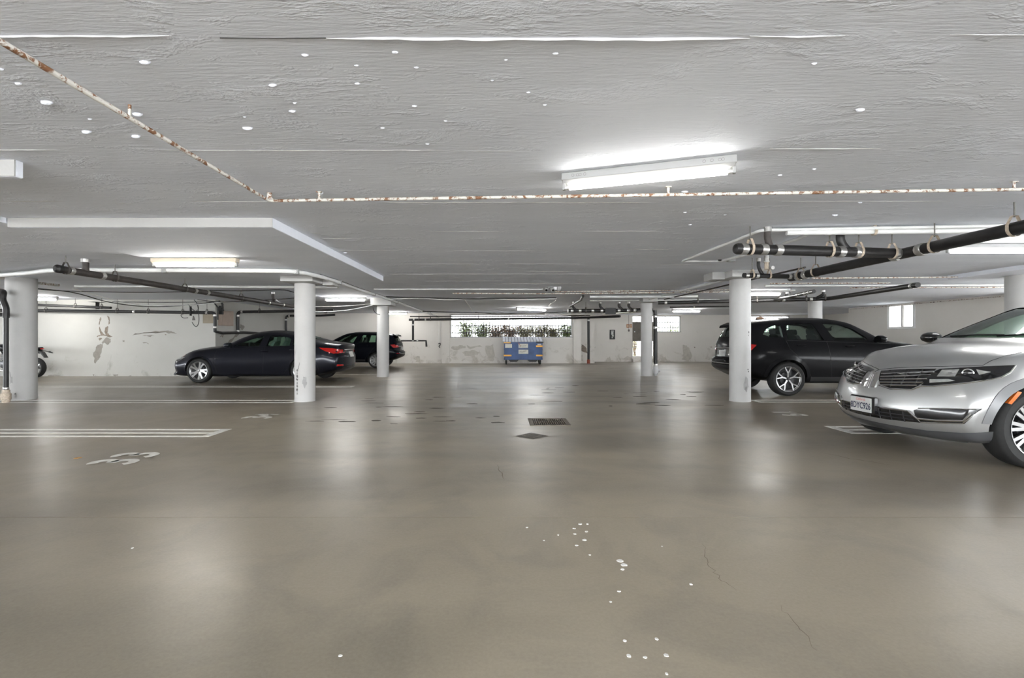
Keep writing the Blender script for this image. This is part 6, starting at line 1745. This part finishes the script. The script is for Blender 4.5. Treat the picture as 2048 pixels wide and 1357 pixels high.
for x in (xa - 0.02, xb - 0.03):
    m = MB(); m.box((x, Yd - 0.03, zb3), (x + 0.05, Yd + 0.02, zt_)); m.build('corner_post', 'bin_blue', t)
n = 13
for k in range(n):
    x0_ = xa - 0.08 + (xb - xa + 0.14) * k / n; x1_ = x0_ + (xb - xa + 0.14) / n * 0.72
    m = MB(); m.prism([(Yd - 0.08, zt_ + 0.045), (Yd - 0.08, zt_ + 0.075), (Yd + 0.94, zt_ + 0.285), (Yd + 0.94, zt_ + 0.25)], lambda u, v: (x0_, u, v), lambda u, v: (x1_, u, v)); m.build('lid_rib', 'bin_lid', t)
m = MB(); m.prism([(Yd - 0.07, zt_ + 0.03), (Yd - 0.07, zt_ + 0.05), (Yd + 0.94, zt_ + 0.26), (Yd + 0.94, zt_ + 0.235)], lambda u, v: (xa - 0.07, u, v), lambda u, v: (xb + 0.05, u, v)); m.build('lid', 'bin_lid_shade', t)
for px0, px1, py in ((1007.5, 1021.5, 685.5), (1007.5, 1023, 711.5), (1072, 1085, 693), (1072, 1085, 711.5)):
    m = MB(); m.box((XY(px0, Yd), Yd - 0.058, ZY(py + 1.6, Yd)), (XY(px1, Yd), Yd - 0.05, ZY(py - 1.6, Yd))); m.build('reflective_tape', 'tape_yellow', t)
for px0, px1, py0, py1, mt in ((1037, 1056, 688, 696, 'bin_sticker'), (1037, 1056.5, 698, 708, 'bin_sticker'), (1010, 1024, 688.5, 696, 'bin_sticker'), (1075, 1084, 688, 691, 'bin_sticker')):
    m = MB(); m.box((XY(px0, Yd), Yd - 0.012, ZY(py1, Yd)), (XY(px1, Yd), Yd - 0.004, ZY(py0, Yd))); st = m.build('sticker', mt, t)
    if px1 - px0 > 16:
        r = random.Random(int(py0))
        for k in range(7):   # illegible scrawl
            cx0 = XY(px0 + 3 + k * 2, Yd); cz0 = ZY((py0 + py1) / 2 + r.uniform(-1.5, 1.5), Yd)
            m = MB(); m.tube([(cx0 - 0.02, Yd - 0.014, cz0 - 0.03), (cx0, Yd - 0.014, cz0 + 0.03), (cx0 + 0.03, Yd - 0.014, cz0 - 0.01)], 0.006, 5); m.build('scrawl', 'cable_black', st)
m = MB(); m.box((xb - 0.28, Yd - 0.09, zt_ + 0.0), (xb + 0.06, Yd - 0.04, zt_ + 0.05)); m.build('lid_bar', 'cable_black', t)
m = MB(); m.tube(spline([(xa + 0.65, Yd - 0.06, zt_ + 0.0), (xa + 0.72, Yd - 0.09, zt_ - 0.10), (xa + 0.75, Yd - 0.08, zt_ - 0.16)], 4), 0.012, 6); m.build('strap', 'red_primer', t)
for x0_, x1_ in ((xa + 0.28, xa + 0.58), (xb - 0.58, xb - 0.28)):
    m = MB(); m.prism([(x0_ - 0.1, zb3), (x0_, 0.12), (x1_, 0.12), (x1_ + 0.1, zb3)], lambda u, v: (u, Yd + 0.02, v), lambda u, v: (u, Yd + 0.9, v)); m.build('fork_pocket', 'cable_black', t)
for x in (xa + 0.08, xb - 0.08, ):
    for y in (Yd + 0.08, Yd + 0.85):
        m = MB(); m.lathe([(0, -0.03), (0.07, -0.03), (0.085, -0.02), (0.085, 0.02), (0.07, 0.03), (0, 0.03)], (x, y, 0.085), axis='x', n=18); c_ = m.build('caster', 'tyre', t, smooth=True)
        m = MB(); m.box((x - 0.045, y - 0.03, 0.08), (x + 0.045, y + 0.03, zb3 + 0.01)); m.build('caster_fork', 'cable_black', c_)

# =================================================================== wall and ceiling fittings
t = thing('twin_spotlight', 'white twin-head spotlight with black lenses on the ceiling in the middle', 'light', tuple(atz(1099, 573, ZC)))
q = atz(1099, 574, ZC)
m = MB(); m.lathe([(0, -0.03), (0.07, -0.03), (0.09, -0.01), (0.09, -0.0005), (0, -0.0005)], (q.x, q.y, ZC), n=20); m.build('base', 'fixture_white', t, smooth=True)
for s_ in (-1, 1):
    c = Vector((q.x + s_ * 0.066 , q.y - 0.02, ZC - 0.062)); d = Vector((s_ * 0.35, -1, -0.75)).normalized()
    m = MB(); m.tube([c - d * 0.06, c - d * 0.05, c + d * 0.02, c + d * 0.05], [0.02, 0.045, 0.052, 0.042], 16); hd = m.build('head', 'fixture_white', t, smooth=True, ang=0.8)
    m = MB(); m.tube([c + d * 0.046, c + d * 0.056], [0.032, 0.028], 14); m.build('lens', 'gloss_black', hd)
t = thing('ceiling_sensor', 'white dome sensor on the ceiling right of the twin spotlight', 'sensor', tuple(atz(1118, 574, ZC)))
q = atz(1118, 574, ZC)
m = MB(); m.lathe([(0.058, -0.0005), (0.058, -0.03), (0.05, -0.07), (0.03, -0.10), (0, -0.105)], (q.x, q.y, ZC), n=18); m.build('dome', 'fixture_white', t, smooth=True)
m = MB(); m.box((q.x - 0.13, q.y - 0.02, ZC - 0.07), (q.x - 0.055, q.y + 0.05, ZC - 0.0005)); m.build('back_box', 'conduit_white', t)
def flat_sign(label, px0, px1, py0, py1, Y, col, name='sign', cat='sign', frame=None, marks=()):
    a, b = at(px0, py1, Y), at(px1, py0, Y)
    t = thing(name, label, cat, (a.x, Y, a.z))
    m = MB(); m.box((a.x, Y - 0.02, a.z), (b.x, Y - 0.002, b.z)); m.build('board', col, t)
    for (u0, u1, v0, v1, mt) in marks:
        m = MB(); m.box((a.x + (b.x - a.x) * u0, Y - 0.026, a.z + (b.z - a.z) * v0), (a.x + (b.x - a.x) * u1, Y - 0.019, a.z + (b.z - a.z) * v1)); m.build('panel', mt, t)
    if frame:
        f = 0.02
        for p, q_ in (((a.x - f, a.z - f), (a.x + f, b.z + f)), ((b.x - f, a.z - f), (b.x + f, b.z + f)), ((a.x - f, a.z - f), (b.x + f, a.z + f)), ((a.x - f, b.z - f), (b.x + f, b.z + f))):
            m = MB(); m.box((p[0], Y - 0.035, p[1]), (q_[0], Y - 0.003, q_[1])); m.build('frame', frame, t)
    return t
pm('sign_brown', (0.36, 0.14, 0.05), 0.5, var=0.2, scale=10)
pm('sign_cream', (0.70, 0.58, 0.42), 0.5)
flat_sign('left orange brown sign with a pale figure beside the gate', 1253, 1258.2, 649, 656, YB2, 'sign_brown', marks=((.3, .7, .2, .85, 'sign_cream'),))
flat_sign('right orange brown sign with pale rows beside the gate', 1259, 1264, 649, 656, YB2, 'sign_brown', marks=((.15, .85, .15, .3, 'sign_cream'), (.15, .85, .45, .6, 'sign_cream'), (.3, .85, .72, .85, 'sign_cream')))
flat_sign('black framed extinguisher cabinet with a white inside on the back wall', 1220, 1229, 661, 678.5, YB2, 'cable_black', 'wall_cabinet', 'cabinet', 'cable_black',
          ((.2, .85, .86, .96, 'plate_white'), (.25, .75, .5, .82, 'plate_white'), (.4, .8, .28, .48, 'bin_sticker'), (.35, .65, .1, .2, 'plate_white')))
t = thing('pull_cord', 'pull cord with a dark bob hanging beside the brown signs', 'cord', tuple(at(1257.5, 632, YB2 - 0.05)))
m = MB(); m.tube([at(1257.5, 628, YB2 - 0.06), at(1257.5, 659, YB2 - 0.06)], 0.008, 5); m.build('cord', 'rod_dark', t)
q = at(1257.8, 661.5, YB2 - 0.06); m = MB(); m.lathe([(0, -0.07), (0.04, -0.05), (0.05, 0), (0.03, 0.06), (0, 0.07)], tuple(q), n=12); m.build('bob', 'rod_dark', t, smooth=True)
t = thing('hanging_hook', 'thin looped cord with a black hook hanging left of the planter window', 'cord', tuple(at(878, 640, YB - 0.06)))
m = MB(); m.tube([at(876.5, 638, YB - 0.06), at(877, 660, YB - 0.06), at(877.5, 688, YB - 0.06)], 0.008, 5); m.tube([at(880.5, 638, YB - 0.06), at(880.5, 688, YB - 0.06)], 0.008, 5); m.build('cord', 'conduit_white', t)
m = MB(); m.tube(spline([at(877, 688, YB - 0.06), at(880.5, 687, YB - 0.06), at(880, 691, YB - 0.06), at(878, 693, YB - 0.06), at(879.5, 696, YB - 0.06)], 4), 0.022, 6); m.build('hook', 'cable_black', t, smooth=True)
# beige boxes near the inner corner
pm('panel_beige', (0.30, 0.255, 0.19), 0.6, var=0.06); pm('panel_pink', (0.38, 0.30, 0.25), 0.6, var=0.06)
a, b = at(406, 647, 15.44), at(428, 628, 15.44)
t = thing('wall_panel', 'beige square board on the left wall beside the drain drop', 'panel', (a.x, 15.5, a.z))
m = MB(); m.cbox(((a.x + b.x) / 2, 15.46, (a.z + b.z) / 2), (b.x - a.x, 0.07, b.z - a.z), 0.004); m.build('board', 'panel_beige', t)
t = thing('electrical_panel', 'pinkish beige electrical panel on the return wall beside the drain drop', 'panel', (XW, 15.98, 1.66))
m = MB(); m.cbox((XW + 0.05, 16.0, 1.89), (0.10, 0.74, 0.50), 0.006); m.build('cabinet', 'panel_pink', t)
m = MB(); m.cbox((XW + 0.104, 16.0, 1.89), (0.012, 0.68, 0.44), 0.003); m.build('door', 'panel_pink', t)
m = MB(); m.cbox((XW + 0.09, 15.66, 2.14), (0.12, 0.10, 0.28), 0.01); m.build('breaker', 'cable_black', t)
t = thing('cable_splice', 'tangle of black wires and a grey box hanging under the left wall pipe', 'wiring', tuple(at(382, 604, 15.2)))
m = MB(); m.box(at(379, 613, 15.2), at(383.5, 632, 15.28)); m.build('clamp', 'cable_black', t)
m = MB(); m.prism([(384, 641), (391, 641), (388, 632), (386, 632)], lambda u, v: tuple(at(u, v, 15.2)), lambda u, v: tuple(at(u, v, 15.28))); m.build('box', 'rod_dark', t)
for k, l in enumerate(([(379, 625), (368, 627), (362, 631), (366, 636), (376, 636)], [(388, 600), (393, 606), (396, 616), (398, 640), (395, 652), (390, 653), (384, 645)], [(376, 609), (384, 618), (392, 624)], [(395, 608), (397, 618), (393, 622)])):
    m = MB(); m.tube(spline([at(u, v, 15.22) for u, v in l], 5), 0.010, 5); m.build('wire', 'cable_black', t, smooth=True)
t = thing('cable_splice', 'knot of dark wires above the pinkish electrical panel', 'wiring', tuple(at(440, 603, 15.42)))
for k, l in enumerate(([(438, 602), (443, 607), (444, 614), (441, 620), (448, 621)], [(430, 608), (436, 616), (436, 622)], [(443, 604), (446, 611), (440, 617), (441, 622)], [(425, 603), (432, 611), (435, 618), (436, 640)])):
    m = MB(); m.tube(spline([at(u, v, 15.42) for u, v in l], 5), 0.018, 6); m.build('wire', 'cable_black', t, smooth=True)
# =================================================================== motorcycle behind the left edge column (nose to the left)
s65 = 65.4
Ym = 14.85
Xr = XY(70, Ym)
t = thing('motorcycle', 'black motorcycle parked behind the left edge column, rear wheel showing', 'motorcycle', (Xr - 0.7, Ym, 0), None, PI)
def mw(x, r, w, name):
    m = MB(); h = w / 2
    m.lathe([(r * 0.74, -h * 0.8), (r * 0.9, -h), (r * 0.98, -h * 0.6), (r, 0), (r * 0.98, h * 0.6), (r * 0.9, h), (r * 0.74, h * 0.8), (r * 0.72, 0), (r * 0.74, -h * 0.8)], (x, 0, r), axis='y', n=40)
    ty = m.build(name, 'tyre', t, smooth=True, local=True)
    m = MB(); m.lathe([(r * 0.76, -h * 0.5), (r * 0.70, -h * 0.4), (r * 0.70, h * 0.4), (r * 0.76, h * 0.5)], (x, 0, r), axis='y', n=36); m.build('rim', 'rim_dark', ty, smooth=True, local=True)
    for k in range(6):
        a = 2 * PI * k / 6
        m = MB(); m.tube([(x + 0.03 * math.cos(a), 0, r + 0.03 * math.sin(a)), (x + r * 0.72 * math.cos(a + .15), 0, r + r * 0.72 * math.sin(a + .15))], [0.022, 0.014], 6); m.build('spoke', 'rim_dark', ty, local=True)
    m = MB(); m.lathe([(0.05, -0.06), (0.13, -0.062), (0.13, -0.055), (0.05, -0.05)], (x, 0, r), axis='y', n=24); m.build('brake_disc', 'rim_silver', ty, local=True)
mw(-0.70, 0.315, 0.17, 'rear_wheel'); mw(0.72, 0.30, 0.12, 'front_wheel')
def part(nm, mat, f, **k):
    m = MB(); f(m); return m.build(nm, mat, t, local=True, smooth=True, ang=k.get('ang', 0.8))
part('swingarm', 'rim_dark', lambda m: (m.tube([(-0.70, 0.11, 0.315), (-0.05, 0.10, 0.42)], 0.028, 8), m.tube([(-0.70, -0.11, 0.315), (-0.05, -0.10, 0.42)], 0.028, 8)))
part('frame', 'cable_black', lambda m: (m.tube(bend([(0.42, 0, 0.95), (0.30, 0.12, 0.55), (0.10, 0.13, 0.32), (-0.15, 0.12, 0.38), (-0.25, 0.12, 0.72), (-0.85, 0.08, 0.86)], 0.1), 0.02, 8), m.tube(bend([(0.42, 0, 0.95), (0.30, -0.12, 0.55), (0.10, -0.13, 0.32), (-0.15, -0.12, 0.38), (-0.25, -0.12, 0.72), (-0.85, -0.08, 0.86)], 0.1), 0.02, 8)))
def eng(m):
    m.cbox((0.05, 0, 0.42), (0.42, 0.30, 0.26), 0.04)
    for k in range(6): m.cbox((0.16 + 0.01 * k, 0, 0.56 + 0.035 * k), (0.20, 0.24, 0.018), 0.004)
    m.lathe([(0, 0.15), (0.10, 0.15), (0.11, 0.17), (0, 0.18)], (-0.02, 0, 0.40), axis='y', n=20); m.lathe([(0, -0.15), (0.10, -0.15), (0.11, -0.17), (0, -0.18)], (-0.02, 0, 0.40), axis='y', n=20)
part('engine', 'rim_dark', eng)
def loft(m, secs, n=14):
    m.rings([[(x, w * math.cos(a), z + h * math.sin(a)) for a in [2 * PI * i / n for i in range(n)]] for x, z, w, h in secs])
part('fuel_tank', 'paint_black', lambda m: loft(m, [(-0.12, 0.84, 0.07, 0.06), (-0.05, 0.87, 0.14, 0.10), (0.12, 0.92, 0.18, 0.13), (0.30, 0.93, 0.15, 0.12), (0.42, 0.92, 0.06, 0.06)]))
part('seat', 'cabin', lambda m: loft(m, [(-0.72, 0.90, 0.09, 0.035), (-0.55, 0.90, 0.13, 0.05), (-0.30, 0.84, 0.14, 0.05), (-0.08, 0.82, 0.11, 0.05)]))
part('tail', 'paint_black', lambda m: loft(m, [(-0.92, 0.92, 0.05, 0.03), (-0.80, 0.89, 0.09, 0.055), (-0.5, 0.84, 0.12, 0.06)]))
part('rear_fender', 'cable_black', lambda m: m.prism([(-0.78, 0.86), (-0.95, 0.80), (-1.06, 0.62), (-1.03, 0.62), (-0.92, 0.76), (-0.76, 0.80)], lambda u, v: (u, -0.06, v), lambda u, v: (u, 0.06, v)))
for s_ in (-1, 1):
    part('indicator', 'cable_black', lambda m: (m.tube([(-0.90, 0.05 * s_, 0.84), (-0.95, 0.18 * s_, 0.80)], 0.008, 6), m.tube([(-0.93, 0.18 * s_, 0.80), (-0.97, 0.20 * s_, 0.795), (-1.05, 0.22 * s_, 0.76)], [0.012, 0.028, 0.010], 8)))
part('tail_lamp', 'lamp_red', lambda m: m.cbox((-0.925, 0, 0.90), (0.03, 0.12, 0.035), 0.008))
for s_ in (-1, 1):
    part('fork_leg', 'chrome', lambda m: m.tube([(0.72, 0.09 * s_, 0.30), (0.44, 0.10 * s_, 0.98)], [0.028, 0.022], 10))
    part('mirror', 'chrome', lambda m: (m.tube([(0.38, 0.25 * s_, 1.02), (0.36, 0.34 * s_, 1.18)], 0.007, 6), m.lathe([(0, -0.008), (0.055, -0.006), (0.055, 0.006), (0, 0.008)], (0.36, 0.36 * s_, 1.20), axis='x', n=16)))
    part('exhaust', 'chrome', lambda m: m.tube(spline([(0.25, 0.10 * s_, 0.52), (0.32, 0.14 * s_, 0.30), (0.0, 0.17 * s_, 0.22), (-0.5, 0.19 * s_, 0.30), (-0.85, 0.20 * s_, 0.36)], 5), [0.02] * 12 + [0.035] * 9, 10))
part('handlebar', 'chrome', lambda m: m.tube(bend([(0.30, -0.36, 1.02), (0.42, -0.12, 1.04), (0.42, 0.12, 1.04), (0.30, 0.36, 1.02)], 0.08), 0.012, 8))
for s_ in (-1, 1): part('grip', 'cable_black', lambda m: m.tube([(0.345, 0.27 * s_, 1.028), (0.295, 0.37 * s_, 1.02)], 0.018, 8))
part('headlamp', 'chrome', lambda m: m.tube([(0.46, 0, 0.93), (0.50, 0, 0.93), (0.58, 0, 0.92), (0.60, 0, 0.92)], [0.04, 0.08, 0.09, 0.08], 18))
part('front_fender', 'paint_black', lambda m: m.lathe([(0.32, -0.06), (0.33, 0), (0.32, 0.06)], (0.72, 0, 0.30), axis='y', n=16, a0=0.5, a1=2.4))
part('side_stand', 'cable_black', lambda m: m.tube([(0.0, 0.13, 0.33), (-0.08, 0.26, 0.012)], 0.012, 6))
